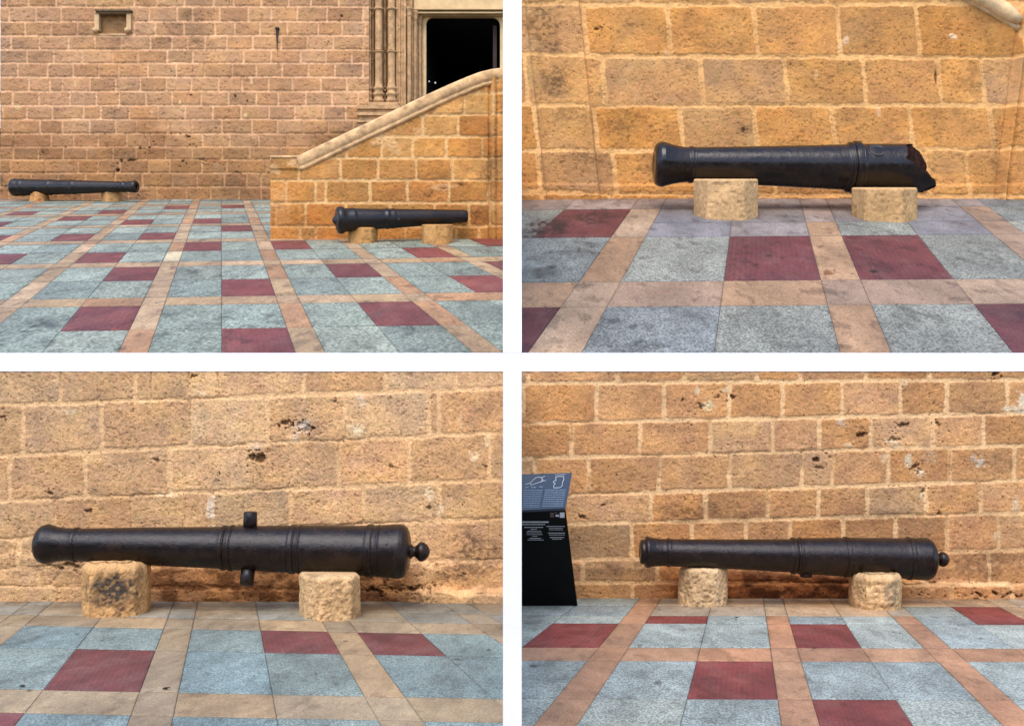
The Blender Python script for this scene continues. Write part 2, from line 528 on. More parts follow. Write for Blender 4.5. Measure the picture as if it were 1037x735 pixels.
    if grime is not None:
        y_a, y_b, tint, am = grime           # damp, dirty band along the foot of the wall
        ww = (fbm(PX*.02, PY*.05, seed+70, 4)-.5)*(y_b-y_a)*1.3
        mk = am*sst(y_a, y_b, PY+ww)
        c = mixc(c, c*np.array(tint), mk)
    if shape_fn is not None:
        relief, c = shape_fn(PX, PY, relief, c)
    c = c*np.array(gain)
    x = (PX-CX)*k; z = (CY-PY)*k
    y = Y-(relief+1.5)*k*1.0
    V = np.stack([x, y, z], 1)
    if mask_fn is not None:
        keep = mask_fn(PX, PY).reshape(ny, nx)
        keep = keep[:-1, :-1] & keep[1:, :-1] & keep[:-1, 1:] & keep[1:, 1:]
        F = grid_faces(nx, ny, keep)
    else:
        F = grid_faces(nx, ny)
    return V, F, c

def wall_obj(name, VFc, mat, extra=None, extra_col=(.3, .2, .12)):
    """joins the masonry front with a solid body behind it"""
    V, F, c = VFc
    used = np.zeros(len(V), bool); used[F.ravel()] = True
    idx = np.cumsum(used)-1
    V, c, F = V[used], c[used], idx[F]
    if extra is not None:
        ev, ef = np.array(extra.v), []
        for f in extra.f:
            if len(f) == 4: ef.append(f)
            else:
                # fan into degenerate-free quads is awkward; triangles are stored as separate mesh faces below
                for i in range(1, len(f)-1): ef.append((f[0], f[i], f[i+1]))
        n = len(V)
        V = np.concatenate([V, ev]); c = np.concatenate([c, np.tile(np.array(extra_col), (len(ev), 1))])
        quads = [tuple(i+n for i in f) for f in ef if len(f) == 4]
        tris = [tuple(i+n for i in f) for f in ef if len(f) == 3]
        me = bpy.data.meshes.new(name)
        me.vertices.add(len(V)); me.vertices.foreach_set("co", V.astype(np.float32).ravel())
        allq = np.concatenate([F, np.array(quads).reshape(-1, 4)]).astype(np.int32)
        tr = np.array(tris, np.int32).reshape(-1, 3)
        loops = np.concatenate([allq.ravel(), tr.ravel()])
        me.loops.add(len(loops)); me.loops.foreach_set("vertex_index", loops)
        npoly = len(allq)+len(tr)
        me.polygons.add(npoly)
        tot = np.concatenate([np.full(len(allq), 4), np.full(len(tr), 3)]).astype(np.int32)
        me.polygons.foreach_set("loop_start", np.concatenate([[0], np.cumsum(tot)[:-1]]).astype(np.int32))
        me.polygons.foreach_set("loop_total", tot)
        sm = np.ones(npoly, bool); sm[len(F):] = False
        me.polygons.foreach_set("use_smooth", sm)
        me.update(calc_edges=True); me.validate()
        at = me.color_attributes.new("col", 'FLOAT_COLOR', 'POINT')
        c4 = np.ones((len(V), 4), np.float32); c4[:, :3] = np.clip(c, .002, .95)
        at.data.foreach_set("color", c4.ravel())
        me.materials.append(mat)
        o = bpy.data.objects.new(name, me); COL.objects.link(o)
        return o
    return make_mesh(name, V, F, mat, None, c)

LIME = SW(224, 200, 158)

# ================================================================== BOTTOM LEFT COURT
S_grey = lambda *t: [SF(*c) for c in t]
M_pave_b = painted("granite_paving_near", .0035, rough=.62, grain=.44, gscale=.60, glo=.41, bump=.25, bdist=.5, stretch=2.0, spec=.35, rvar=.08)
cols_bl = dict(slab=S_grey((150,166,168), (158,170,168), (145,160,163), (154,172,176)),
               red=S_grey((128,68,72), (122,64,66)),
               strip=S_grey((184,160,132), (176,154,130), (190,160,128)),
               border=S_grey((168,161,150), (158,156,150), (176,160,140)))
us = [(-330,-240,'slab'),(-240,-142,'slab'),(-142,-97,'strip'),(-97,15.7,'slab'),(15.7,128.8,'slab'),(128.8,173.6,'strip'),
      (173.6,281.7,'slab'),(281.7,385.7,'slab'),(385.7,431.2,'strip'),(431.2,528.5,'slab'),(528.5,627,'slab'),(627,676,'strip'),(676,770,'slab')]
vs_ = [(606,617,'border'),(617,627,'border'),(627,638,'strip'),(638,660.5,'slab'),(660.5,703,'slab'),(703,727,'strip'),(727,775,'slab'),(775,835,'slab')]
spots = [(30,699,3,1.2,None,.8),(320,682,2,1.2,None,.8),(78,642,2,1,None,.7),(103,648,1.5,1,None,.7),(470,668,6,1.4,None,.6),(462,667,3,1,None,.7),
         (350,649,3,1,None,.7),(495,658,3,1,None,.7),(490,640,4,1,None,.5),(420,700,20,6,None,.25),(460,690,26,7,None,.2),(395,610,8,2,None,.4),(120,620,30,3,None,.35),(205,622,14,1.5,SF(170,120,70),.5)]
pv, ext = paving(BL, "pavement", M_pave_b, us, vs_, {(7,3),(4,4),(9,3),(3,6),(9,7)}, .020, 735, cols_bl, 11, spots, gains=dict(slab=(.94,.98,.88), red=(1.06,1.12,.90), strip=(1.06,1.06,.93), border=(1.15,1.15,1.02)))
bed(BL, "ground", ext[0], ext[1], -3.9, -.002, .25)

H_bl = [(410,392.6),(461,437.7),(506.6,485.3),(545,524),(575,566),(592,598),(614,626)]
V_bl = [[104,144,178,230,310,374,424,560], # laid out from measured joints
        [64,138,193,271,350,434,444,540], [11,87,172,257,343,414,496,570], [56,133,216,294.5,368,445,530],
        [20,70,190,330,430,495], [40,120,210,300,380,438,520], [60,150,260,360,470]]
V_bl.insert(0, [62,138,153,192,222,308,390.5,461,530])
H_bl.insert(0, (364,350))
V_bl[1] = [24,104,193,271,350,434,444.5,540]
V_bl[2] = [11,87,172,257,343,414,496,570]
V_bl[3] = [56,133,216,294.5,368,445,530]
V_bl[4] = [20,100,190,250,330,430,495]
V_bl[5] = [40,120,210,300,380,438,520]
V_bl[6] = [60,150,260,360,470]
V_bl = V_bl[:7]
holes = [(264,464,7,6,5),(311,434,5,3.5,4),(289,428,7,4,3),(306,430,9,4,2),(91,517,3,2,2),(256,462,4,4,3),(51,499,3,2.5,2),(160,466,4,2,1.5),
         (195,381,3,2,2),(340,406,2.5,1.8,2),(3,422,4,2,2),(492,472,3,1.5,1.5),(70,572,14,2.6,2.2),(52,573,10,2.5,1.8),
         (396,472,3,2,1.2),(435,513,2,2,1.5),(380,597,26,3,2),(420,594,16,2.5,2),(445,590,10,2.5,2)]
patches = [(362,436,7,8,LIME,.8),(308,431,9,6,SW(205,185,160),.8),(480,462,5,5,LIME,.75),(72,417,8,4,LIME,.55),(435,500,5,7,LIME,.7),(493,448,3,8,LIME,.7),(366,405,5,6,SW(205,180,150),.7),
           (214,515,4,14,SW(214,196,170),.8),(172,500,12,3,LIME,.6),(447,516,4,6,LIME,.6),(260,452,7,5,SW(205,180,150),.5),(205,398,6,2,LIME,.5),(70,545,30,4,SW(205,185,155),.3),
           (300,440,3,8,SW(205,185,160),.5),(467,430,2,14,LIME,.2)]
stains = [(485,565,34,22,.7),(470,545,18,14,.5),(55,575,40,8,.5),(105,505,40,14,.25),(350,450,40,16,.2),(490,415,18,12,.3),(215,605,20,6,.5),(460,580,30,10,.6)]
pal_bl = [SW(196,154,106), SW(190,150,106), SW(199,152,104), SW(186,149,106), SW(204,163,116)]
def shape_bl(PX, PY, rel, c):
    # the footing steps forward on the right, and undulates all along the foot
    f = sst(566, 572, PY-(PX-400)*.03+(fbm(PX*.05, PY*.02, 91, 3)-.5)*20)
    rel = rel + 2.2*f + 13*sst(424, 429, PX)*sst(594, 599, PY+(fbm(PX*.09, PX*0, 92, 2)-.5)*8)
    rust_shade = sst(566, 582, PY+(fbm(PX*.03, PY*.05, 95, 3)-.5)*14)*(1-sst(400, 440, PX))*sst(120, 170, PX)  # rusty dirt plus the shade below the cannon, put into the colour
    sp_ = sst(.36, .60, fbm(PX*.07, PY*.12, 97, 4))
    c = mixc(c, c*np.array([.62, .42, .28]), .8*rust_shade)
    c = mixc(c, c*np.array([.28, .22, .20]), .8*rust_shade*sp_)
    return rel, c
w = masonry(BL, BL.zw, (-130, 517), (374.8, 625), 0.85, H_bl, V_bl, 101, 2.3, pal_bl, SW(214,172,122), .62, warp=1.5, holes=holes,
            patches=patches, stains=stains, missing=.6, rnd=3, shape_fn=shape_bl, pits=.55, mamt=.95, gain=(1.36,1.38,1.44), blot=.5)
M_rock_b = painted("rough_sandstone", BL.zw/FOC, rough=.9, grain=.3, gscale=.6, bump=.5, bdist=1.0, spec=.15)
def body(Y, x0, x1, ytop, ybot, thick, back=3.0):
    k = Y/FOC
    return MB().box(((x0-CX)*k, Y+back*k, (CY-ybot)*k), ((x1-CX)*k, Y+back*k+thick, (CY-ytop)*k))
o = wall_obj("stone_wall", w, M_rock_b, body(BL.zw, -130, 517, 375, 640, .24))
tag(o, "rough pale sandstone wall with a deep bullet hole behind the cannon with upright trunnion", "wall")

# ================================================================== BOTTOM RIGHT COURT
cols_br = dict(slab=S_grey((150,161,170), (156,166,172), (146,156,166), (162,170,174)),
               red=S_grey((130,64,66), (122,60,64), (136,66,64)),
               strip=S_grey((188,142,112), (180,140,114), (192,148,118), (184,146,118)),
               border=S_grey((180,156,132), (172,156,140), (186,156,128)))
us = [(170,272,'slab'),(272,316,'strip'),(316,428,'slab'),(428,540.5,'slab'),(540.5,584.4,'strip'),(584.4,689,'slab'),(689,791.2,'slab'),(791.2,830,'strip'),
      (830,924.3,'slab'),(924.3,1014.7,'slab'),(1014.7,1053.6,'strip'),(1053.6,1145,'slab'),(1145,1237,'slab'),(1237,1278,'strip'),(1278,1370,'slab'),(1370,1460,'slab')]
vs_ = [(603,614,'border'),(614,624,'border'),(624,632,'slab'),(632,656.5,'slab'),(656.5,670.2,'strip'),(670.2,708.8,'slab'),(708.8,752,'slab'),(752,776,'strip'),(776,830,'slab')]
special = {(3,0):'slab',(2,0):'slab',(3,1):'slab',(2,1):'slab',(11,1):'slab',(12,1):'red',(12,2):'red',(4,0):'strip',(4,1):'strip',(11,2):'slab',(14,1):'slab',(15,1):'slab'}
spots = [(541,674,5,1.6,None,.85),(667,691,4,2.2,None,.8),(648,653,3,1,None,.7),(745,627,2,1,None,.6),(824,656,3,1,None,.6),(993,646,4,1.2,None,.6),(850,627,3,1,None,.5),(842,611,12,3,SF(180,140,90),.4),
         (905,640,3,1,None,.4),(668,617,2,1,None,.6),(695,614,3,1,None,.4)]
pv, ext = paving(BR, "pavement", M_pave_b, us, vs_, {(3,3),(5,2),(8,3),(6,5),(8,6)}, .003, 735, cols_br, 23, spots, special, gains=dict(slab=(1.36,1.34,1.08), red=(1.2,1.02,.80), strip=(1.26,1.17,1.0), border=(1.3,1.26,1.08)))
bed(BR, "ground", ext[0], ext[1], .002, 3.9, .25)

H_br = [(346,343),(388,384),(428.5,418),(464,450.5),(502,486),(531,519),(567,556),(588,590),(610,612)]
V_br = [[535,625,693,766,809,876,940,1000],
        [530,604,672,738,792,852,911,958,1019], [579,648,719,782,829,881,944,995,1050],
        [596,667,738,812,842,899,961,1026], [576,659,714,777,828,878,937,992],
        [560,640,700,755,800,853,906,958,1010], [590,665,716,800,870,930,1000], [575,640,730,790,860,960,1020]]
holes = [(865,467,0.1,.1,0),(871,440,4,3,3),(915,430,5,2,2.5),(827,465,3,2.5,3),(840,463,1.5,1.5,2),(926,472,4,2.5,2.5),(931,476,3,2,2),(811,458,1.2,1.2,1.5),(934,497,2,2,2),(741,402,2.5,2,2.5),
         (727,402,2,2,2),(691,405,1.5,1.5,2),(710,412,4,3,2),(1006,379,4,3,3),(948,428,3,2,2),(950,520,2,1.2,2),(905,452,0.1,.1,0),(903,445,6,3,1.5),(610,511,3,2,1.5),(590,523,4,3,2),
         (1000,600,40,2.2,3),(985,606,3,3,3),(828,473,6,1.6,1)]
patches = [(717,411,7,6,SW(216,194,148),.8),(705,396,4,4,LIME,.6),(919,466,5,7,SW(208,186,148),.9),(930,478,6,5,SW(216,196,156),.85),(992,468,5,4,SW(205,190,165),.8),(985,464,4,4,SW(200,185,160),.7),
           (905,449,5,6,SW(208,184,146),.8),(851,428,5,4,SW(200,185,160),.7),(1034,408,4,14,SW(225,205,170),.9),(1025,414,8,5,SW(225,205,170),.7),(1028,510,3,8,SW(210,188,150),.8),(894,463,5,4,LIME,.5),
           (940,462,8,7,SW(200,174,136),.4),(859,451,4,3,LIME,.6),(932,503,2,5,LIME,.7),(1008,543,6,4,LIME,.5),(916,388,3,3,LIME,.5),(735,394,4,4,LIME,.5)]
stains = [(688,520,34,12,.55),(705,512,24,10,.35),(1010,468,26,14,.4),(870,440,16,12,.35),(915,525,40,9,.3),(740,520,30,12,.3),(640,575,50,10,.45),(985,570,40,16,.55),(765,525,24,12,.3),(655,405,30,16,.2),(880,520,40,8,.3),(1000,525,30,12,.3)]
pal_br = [SW(196,142,90), SW(190,140,92), SW(200,140,84), SW(182,142,98), SW(204,152,104)]
def shape_br(PX, PY, rel, c):
    f = sst(568, 575, PY+(fbm(PX*.05, PY*.02, 93, 3)-.5)*18)
    rel = rel + 2.0*f + 5*sst(900, 915, PX)*sst(586, 592, PY+(fbm(PX*.07, PX*0, 94, 2)-.5)*10)
    rust_shade = sst(574, 586, PY+(fbm(PX*.03, PY*.05, 96, 3)-.5)*12)*(1-sst(880, 920, PX))*sst(650, 700, PX)  # red-brown dirt and the occlusion under the barrel, both painted in
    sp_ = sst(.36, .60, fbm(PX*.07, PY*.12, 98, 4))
    c = mixc(c, c*np.array([.52, .32, .22]), .9*rust_shade)
    c = mixc(c, c*np.array([.22, .18, .17]), .85*rust_shade*sp_)
    return rel, c
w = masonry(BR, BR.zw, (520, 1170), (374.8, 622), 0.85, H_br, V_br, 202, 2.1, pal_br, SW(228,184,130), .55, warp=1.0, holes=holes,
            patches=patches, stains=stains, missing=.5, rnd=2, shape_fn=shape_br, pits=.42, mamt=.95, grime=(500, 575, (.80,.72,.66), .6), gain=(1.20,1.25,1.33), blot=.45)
M_rock_br = painted("weathered_sandstone", BR.zw/FOC, rough=.9, grain=.28, gscale=.6, bump=.5, bdist=.9, spec=.15)
o = wall_obj("stone_wall", w, M_rock_br, body(BR.zw, 520, 1170, 375, 640, .24))
tag(o, "tawny sandstone wall with wide pale joints behind the black information sign", "wall")

# ================================================================== TOP RIGHT COURT
M_pave_tr = painted("granite_paving_upper", .0085, rough=.62, grain=.48, gscale=.60, glo=.41, bump=.25, bdist=.5, stretch=2.0, spec=.35, rvar=.08)
cols_tr = dict(slab=S_grey((150,154,152), (144,150,152), (156,158,154), (146,152,158)),
               red=S_grey((124,66,74), (118,60,66)),
               strip=S_grey((188,156,130), (180,148,126), (194,152,118)),
               border=S_grey((160,148,140), (150,146,146), (172,150,134)))
us = [(110,200,'slab'),(200,237,'strip'),(237,289,'slab'),(289,412,'slab'),(412,535,'slab'),(535,589.4,'strip'),(589.4,723.4,'slab'),(723.4,850.7,'slab'),(850.7,902.5,'strip'),
      (902.5,1025.4,'slab'),(1025.4,1147.5,'slab'),(1147.5,1199,'strip'),(1199,1322,'slab'),(1322,1445,'slab'),(1445,1497,'strip'),(1497,1620,'slab')]
vs_ = [(198,211,'border'),(211,225.5,'border'),(225.5,239.5,'border'),(239.5,284.6,'slab'),(284.6,310,'strip'),(310,360.5,'slab')]
special = {(4,1):'red',(4,2):'red',(5,1):'strip',(5,2):'strip',(3,1):'slab',(3,2):'slab',(8,2):'strip',(11,1):'strip',(11,2):'strip',(12,1):'slab',(12,2):'slab',(9,2):'slab',(12,0):'slab',(13,1):'slab',(13,2):'slab'}
spots = [(555,229,24,9,SF(52,30,30),.85),(600,221,22,7,SF(62,34,36),.7),(620,216,16,5,SF(72,42,44),.6),(538,238,14,4,SF(52,34,32),.8),(580,252,10,3,None,.6),(600,248,8,3,None,.6),(560,270,4,2,None,.8),(545,262,14,3,None,.5),
         (535,350,8,4,None,.5),(590,290,10,3,None,.5),(640,352,22,6,None,.5),(560,345,14,4,None,.4),(545,275,22,6,None,.5),(570,258,26,6,None,.55),(620,325,12,3,None,.6),(665,347,26,5,None,.5),(700,335,14,3,None,.35),(805,350,16,4,None,.4),(560,312,14,3,None,.5),(780,205,30,4,None,.3),(690,205,20,3,None,.3),(641,331,5,3,None,.6),(885.5,275,4,2,SF(30,26,26),.95),(839,276,8,3,SF(150,95,55),.8),(863,277.5,2,1,None,.8),
         (600,302,16,4,SF(150,120,90),.5),(660,296,22,3,SF(165,130,105),.5),(779,259,4,2,None,.6),(793,261,4,1.5,None,.5),(781,248,3,1.5,None,.5),(766,268,3,1.3,None,.5),(755,250,3,2,None,.5),
         (1000,253,8,2,None,.3),(950,208,4,1,None,.5),(812,330,3,2,None,.3),(850,352,10,4,None,.4),(830,250,3,1.5,None,.5)]
pv, ext = paving(TR, "pavement", M_pave_tr, us, vs_, {(7,3),(9,3),(4,5),(10,5)}, -.008, 357, cols_tr, 37, spots, special, stain=.7, gains=dict(slab=(1.0,.98,.84), red=(.90,.82,.62), strip=(.98,1.0,.92)), span={(3,1):239.5,(3,2):None,(4,1):239.5,(4,2):None,(5,1):239.5,(5,2):None})
bed(TR, "ground", ext[0], ext[1], .004, 8.6, .5)

H_tr = [(6.5,4.5),(57.5,59),(108,107),(154,151.5),(196,200)]
V_tr = [[500,590,674.5,762,846,926,1030], [530,609,708,793,872,948,992], [540,601,688,762,841,920,1001],
        [543,620,700,780,860,935,977], [548,618,690,780,850,940,990,1020]]
V_tr.insert(0, [560,640,735,830,940,1010]); H_tr.insert(0, (-46,-48))
holes = [(947,79,1.6,9,2.5),(604,30,4,2,1.2),(752,131,3,2,1),(800,66,1.5,1.5,1.2)]
patches = [(964,38,3.5,3,SW(235,205,165),.95),(856,42,3,5,SW(225,190,150),.8),(826,77,2,6,SW(222,180,130),.5),(889,113,1.5,6,SW(225,185,140),.7),(676,58,4,4,SW(225,180,125),.8),(850,48,3,3,SW(225,190,150),.7)]
stains = [(550,28,20,24,.75),(556,48,14,9,.8),(562,82,18,18,.75),(545,60,10,10,.4),(630,122,34,20,.45),(600,160,30,10,.5),(575,118,20,16,.45),(705,42,14,14,.35),(660,160,24,8,.3),(690,66,20,8,.3),(752,130,8,8,.5),
          (975,85,18,9,.35),(985,70,6,14,.35),(953,60,8,20,.3),(1000,40,6,20,.35),(960,20,10,14,.3),(1008,160,6,40,.45),(700,20,18,10,.25),(975,48,6,10,.4)]
pal_tr = [SW(202,140,72), SW(192,138,80), SW(206,144,76), SW(188,140,90), SW(208,156,96)]
def shape_tr(PX, PY, rel, c):
    xl = 586+(PY)*.105                       # shallow pilaster at the left, its right edge leaning a little
    rel = rel + 5.0*(1-sst(xl-1.2, xl+1.2, PX)) + 3.0*(1-sst(-1, 1, PX-(531+PY*.11)))
    xr_ = 1032-(PY-15)*.135                  # moulded corner at the right
    ok = sst(10, 16, PY)
    t = PX-xr_
    rel = rel + ok*(4.5*sst(-1.5, 1.5, t) - 4.0*np.exp(-((t-1)/2.2)**2) + 3.0*np.exp(-((t-6)/1.8)**2) - 2.5*np.exp(-((t-10)/1.5)**2))
    plinth = sst(186, 190, PY)
    rel = rel + plinth*2.2
    return rel, c
w = masonry(TR, TR.zw, (520, 1150), (-45, 216), 0.85, H_tr, V_tr, 303, 2.3, pal_tr, SW(230,178,114), .55, warp=1.4, lean=.10, holes=holes,
            patches=patches, stains=stains, missing=.3, rnd=3, shape_fn=shape_tr, pits=.5, grime=(160, 204, (.9,.82,.72), .5), gain=(1.10,1.05,1.02), blot=.7)
M_rock_tr = painted("orange_sandstone", TR.zw/FOC, rough=.88, grain=.17, gscale=.7, bump=.5, bdist=.7, spec=.15)
wall_tr = wall_obj("stair_wall", w, M_rock_tr, body(TR.zw, 520, 1150, -45, 225, .5, back=8))
tag(wall_tr, "orange ashlar wall with bright joints behind the broken cannon", "wall")
# end of the stair coping that curves down into the picture on the right
kc = TR.zw/FOC
pts = [px(934+i*8.2, -27+2.6*i+.12*i*i, TR.zw-.05) for i in range(13)]
M_coping = plain("pale_sandstone", SW(226,190,140)*1.1, .88, .05, .3, .6)
cp = MB().tube(pts, [8*kc*(1+.08*math.sin(i*2.1)) for i in range(12)]+[5*kc], 20)
cp.tube([p+Vector((0, .03, -7*kc)) for p in pts], 3.5*kc, 14)
cp.build("coping", M_coping, wall_tr, smooth=True)

# ================================================================== TOP LEFT COURT
M_pave_tl = painted("granite_paving_court", .012, rough=.62, grain=.42, gscale=.60, glo=.41, bump=.25, bdist=.5, stretch=2.0, spec=.35, rvar=.08)
cols_tl = dict(slab=S_grey((164,173,168), (170,176,170), (156,166,164), (174,182,178)),
               red=S_grey((140,70,70), (134,66,66), (146,74,74)),
               strip=S_grey((206,166,124), (198,158,120), (212,172,134), (204,150,108)),
               border=S_grey((180,165,150), (170,160,150)), cream=S_grey((228,208,172)))
us, name_ix = [], {}
S0 = [-609, -429, -249, -64, 120, 299.2, 479, 659, 839, 1019]
for i, s in enumerate(S0):
    us.append((s, s+30, 'strip'))
    if i < len(S0)-1:
        m_ = (s+30+S0[i+1])/2
        us.append((s+30, m_, 'slab')); us.append((m_, S0[i+1], 'slab'))
vs_ = []
for k_ in range(6, -1, -1):
    a0 = .00635+.00188*k_
    o_ = lambda q: 143+1/q
    if k_ < 6:
        vs_ += [(o_(a0+.00157), o_(a0+.00078), 'slab'), (o_(a0+.00078), o_(a0), 'slab')]
    elif k_ == 6:
        vs_ += [(o_(a0+.0007), o_(a0), 'border')]
    if True:
        vs_ += [(o_(a0), o_(a0-.00031), 'strip')]
a0 = .00604
vs_ += [(o_(a0), o_(a0-.00078), 'slab'), (o_(a0-.00078), 361.5, 'slab')]
# rows by name: r1f is the front row; area letters: strips Y Z A B C D E F G
nv = len(vs_)
row = {'r1f': nv-1, 'r1b': nv-2}
for k_ in range(0, 6):
    row['r%df' % (k_+2)] = nv-4-3*k_
    row['r%db' % (k_+2)] = nv-5-3*k_
area = {n: 3*i for i, n in enumerate("YZABCDEFG")}
def cell(a, s, r): return (area[a]+s, row[r])
reds = {cell('C',2,'r1f'), cell('B',2,'r1b'), cell('C',2,'r2f'), cell('B',2,'r2b'), cell('D',2,'r1b'), cell('D',2,'r2b'), cell('E',2,'r2f'), cell('B',1,'r3f'),
        cell('C',1,'r3b'), cell('A',1,'r3f'), cell('A',2,'r4f'), cell('B',2,'r4f'), cell('Z',2,'r4f'), cell('B',1,'r5f'), cell('C',1,'r5f'), cell('C',2,'r4b'),
        cell('A',1,'r5b'), cell('A',2,'r6f'), cell('B',2,'r6b'), cell('C',2,'r6b'), cell('Z',1,'r6f'), cell('D',1,'r3b'), cell('E',2,'r3f'), cell('F',2,'r3b'), cell('F',1,'r2b'),
        cell('A',2,'r1f'), cell('Z',1,'r5f')}
spots = [(46,326,22,8,None,.55),(50,330,14,5,None,.5),(190,274,14,3.5,None,.6),(205,330,22,7,None,.35),(60,247,10,2,None,.4),(240,320,20,6,None,.25),(430,320,20,8,None,.2),(175,271,4,2,None,.5),
         (116,333,3,1.5,SF(170,90,85),.7),(240,349,3,2,SF(170,90,85),.7),(177,257,0.1,.1,None,0),(350,283,18,3,None,.3),(60,220,14,2,None,.3),(470,260,10,1.5,None,.4)]
pv, ext = paving(TL, "pavement", M_pave_tl, us, vs_, reds, -.016, 357, cols_tl, 53, spots, {(area['C'], row['r3f']): 'cream'}, stain=.8, gains=dict(slab=(.90,.90,.73), red=(.92,.86,.64), strip=(.93,.98,.92), cream=(1,1,.9)))
bed(TL, "ground", ext[0], ext[1], -17, -.004, .5)

yj = [7.6,22.8,36.9,51,64.8,78.8,93.2,107.6,121.6,135.9,149.5,162.4,176,190]
f1 = lambda a, b: [v*.25072 for v in a] + [250+v*.25072 for v in b]
V_tl = [f1([40,148,250,530,605,718,780,890,1005],[100,205,325,470]), f1([105,210,315,545,630,745,870,950],[55,165,290,385,480]),
        f1([48,163,280,387,492,610,697,760,830,918,1025],[25,140,245,350,470]), f1([112,220,335,458,560,678,782,890,985],[100,218,320,425]),
        f1([75,195,298,400,480,600,715,830,940],[40,145,250,358,470]), f1([120,205,255,365,470,570,675,775,885,980],[90,185,300,405]),
        f1([55,160,285,392,485,592,698,815,925],[40,128,240,345,450]), f1([112,215,340,410,525,640,750,862,975],[92,195,310,400]),
        f1([55,165,255,365,470,555,678,780,898,1020],[125,230,330,430]), f1([65,210,300,400,515,605,670,820,930],[50,165,270,380]),
        f1([60,160,260,355,460,552,672,780,900,1010],[30,140,250,350]), f1([50,190,320,400,490,605,690,820,920],[80,200,320]),
        f1([20,130,240,350,470,580,700,800,910,1000],[60,170,300])]
H_tl = [(y, y) for y in yj]
H_tl.insert(0, (-7,-7)); V_tl.insert(0, f1([120,230,350,545,635,748,865,945],[60,170,260,372]))
holes = [(239,98,1.2,2.4,2),(251,103,1.5,1.5,1.5),(124,164,2,2,2),(121,173,2,2.5,2.5),(186,164,2,1.5,2),(152,150,2.5,1.5,2),(143,151,2,1.2,1.5),(346,17.5,1.5,1.5,2),(192,139,3,1.5,1.5),(197,147,2,1.2,1),(135,163,6,1,1.2),
         (117,114,1.5,1.2,1),(45,155,1.5,1.5,1),(205,162,6,.8,1),(240,177,8,.8,1)]
patches = [(77,86,1.5,2,LIME,.9),(155,115,1.5,1.5,LIME,.9),(164,115,1.5,1.5,LIME,.9),(183,104,1.5,3,LIME,.85),(249,118,1.5,3,LIME,.9),(255,83,1.5,3,LIME,.8),(164,130,1.5,1.5,LIME,.8),(180,137,2,1.2,LIME,.7),(20,110,4,3,LIME,.5),
           (121,110,1,2,LIME,.7),(95,155,5,4,SW(190,165,135),.5),(221,171,5,6,SW(190,165,140),.5),(51,66,2,2,LIME,.6),(55,168,4,5,SW(178,118,80),.6),(218,163,8,2,SW(165,95,60),.5),(75,165,3,6,SW(178,118,80),.4),(115,4,20,8,SW(206,170,122),.7)]
stains = [(47,154,6,6,.7),(165,42,12,5,.55),(198,17,18,7,.45),(200,43,7,6,.5),(215,46,8,5,.35),(175,27,16,4,.3),(200,31,14,4,.25),(130,155,40,8,.35),(240,150,30,10,.3),(115,42,14,5,.25),(20,45,14,5,.25),(40,57,12,4,.3),(3,190,10,8,.7),
          (230,190,40,10,.35),(330,140,26,10,.3),(345,112,20,6,.3)]
pal_tl = [SW(190,150,114), SW(186,144,107), SW(194,150,112), SW(184,146,111), SW(194,155,121)]
def shape_tl(PX, PY, rel, c):
    rel = rel + 1.2*sst(146, 152, PY)
    # recess of the little shrine
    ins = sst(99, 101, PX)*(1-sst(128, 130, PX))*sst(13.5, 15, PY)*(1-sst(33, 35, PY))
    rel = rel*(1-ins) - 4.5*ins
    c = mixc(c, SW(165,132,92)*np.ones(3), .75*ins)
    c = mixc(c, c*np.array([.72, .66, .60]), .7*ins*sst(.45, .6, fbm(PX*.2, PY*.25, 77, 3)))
    return rel, c
w = masonry(TL, TL.zw, (1.5, 374), (-45, 212), 0.72, H_tl, V_tl, 404, .85, pal_tl, SW(232,190,154), .5, warp=.45, holes=holes, patches=patches,
            stains=stains, missing=.3, rnd=.7, shape_fn=shape_tl, pits=.45, mamt=.85, grime=(112, 160, (.72,.66,.56), 1.0), gain=(1.01,.90,.78), blot=.45)
M_rock_tl = painted("pink_sandstone", TL.zw/FOC, rough=.9, grain=.15, gscale=.8, bump=.5, bdist=.6, spec=.15)
church = wall_obj("church_wall", w, M_rock_tl, body(TL.zw, 1.5, 374, -45, 225, .8, back=9))
tag(church, "tall pinkish ashlar church wall with a small carved niche", "wall")
kt = TL.zw/FOC
M_carved = plain("carved_stone", SW(206,168,124), .88, .05, .22, .5)
M_carved_d = plain("dark_carved_stone", SW(120,98,72), .9, .04, .45, .6)
def pbox(mb, x0, x1, y0, y1, Y0, Y1, ch=.5):
    k = Y0/FOC
    return mb.box(((x0-CX)*k, Y0, (CY-y1)*k), ((x1-CX)*k, Y1, (CY-y0)*k), ch*k)
Yt = TL.zw
nic = MB(); pbox(nic, 95.6, 100, 13, 31, Yt-.10, Yt+.02); pbox(nic, 95.2, 99.6, 12.2, 14, Yt-.12, Yt+.02)
nr = nic.build("niche", M_carved, church)
b = MB(); pbox(b, 128, 132.4, 13, 31, Yt-.10, Yt+.02); b.build("jamb", M_carved, nr)
b = MB(); pbox(b, 96, 132.6, 9.2, 11.6, Yt-.16, Yt+.02, .6); pbox(b, 97, 131.6, 11.6, 14, Yt-.12, Yt+.02, .6); b.build("lintel", M_carved_d, nr)
for xx in (97.9, 130.2):
    b = MB(); k = kt
    b.lathe([(-.06, .3*k), (-.05, 2.2*k), (0, 2.7*k), (.06, 2.2*k), (.1, 1.6*k)], 14, base=((xx-CX)*k, Yt-.08, (CY-32.3)*k), axis='y')
    b.build("bracket", M_carved, nr, smooth=True)
b = MB(); pbox(b, 100.4, 127.6, 34, 36.4, Yt-.05, Yt+.02); b.build("sill", M_carved, nr)

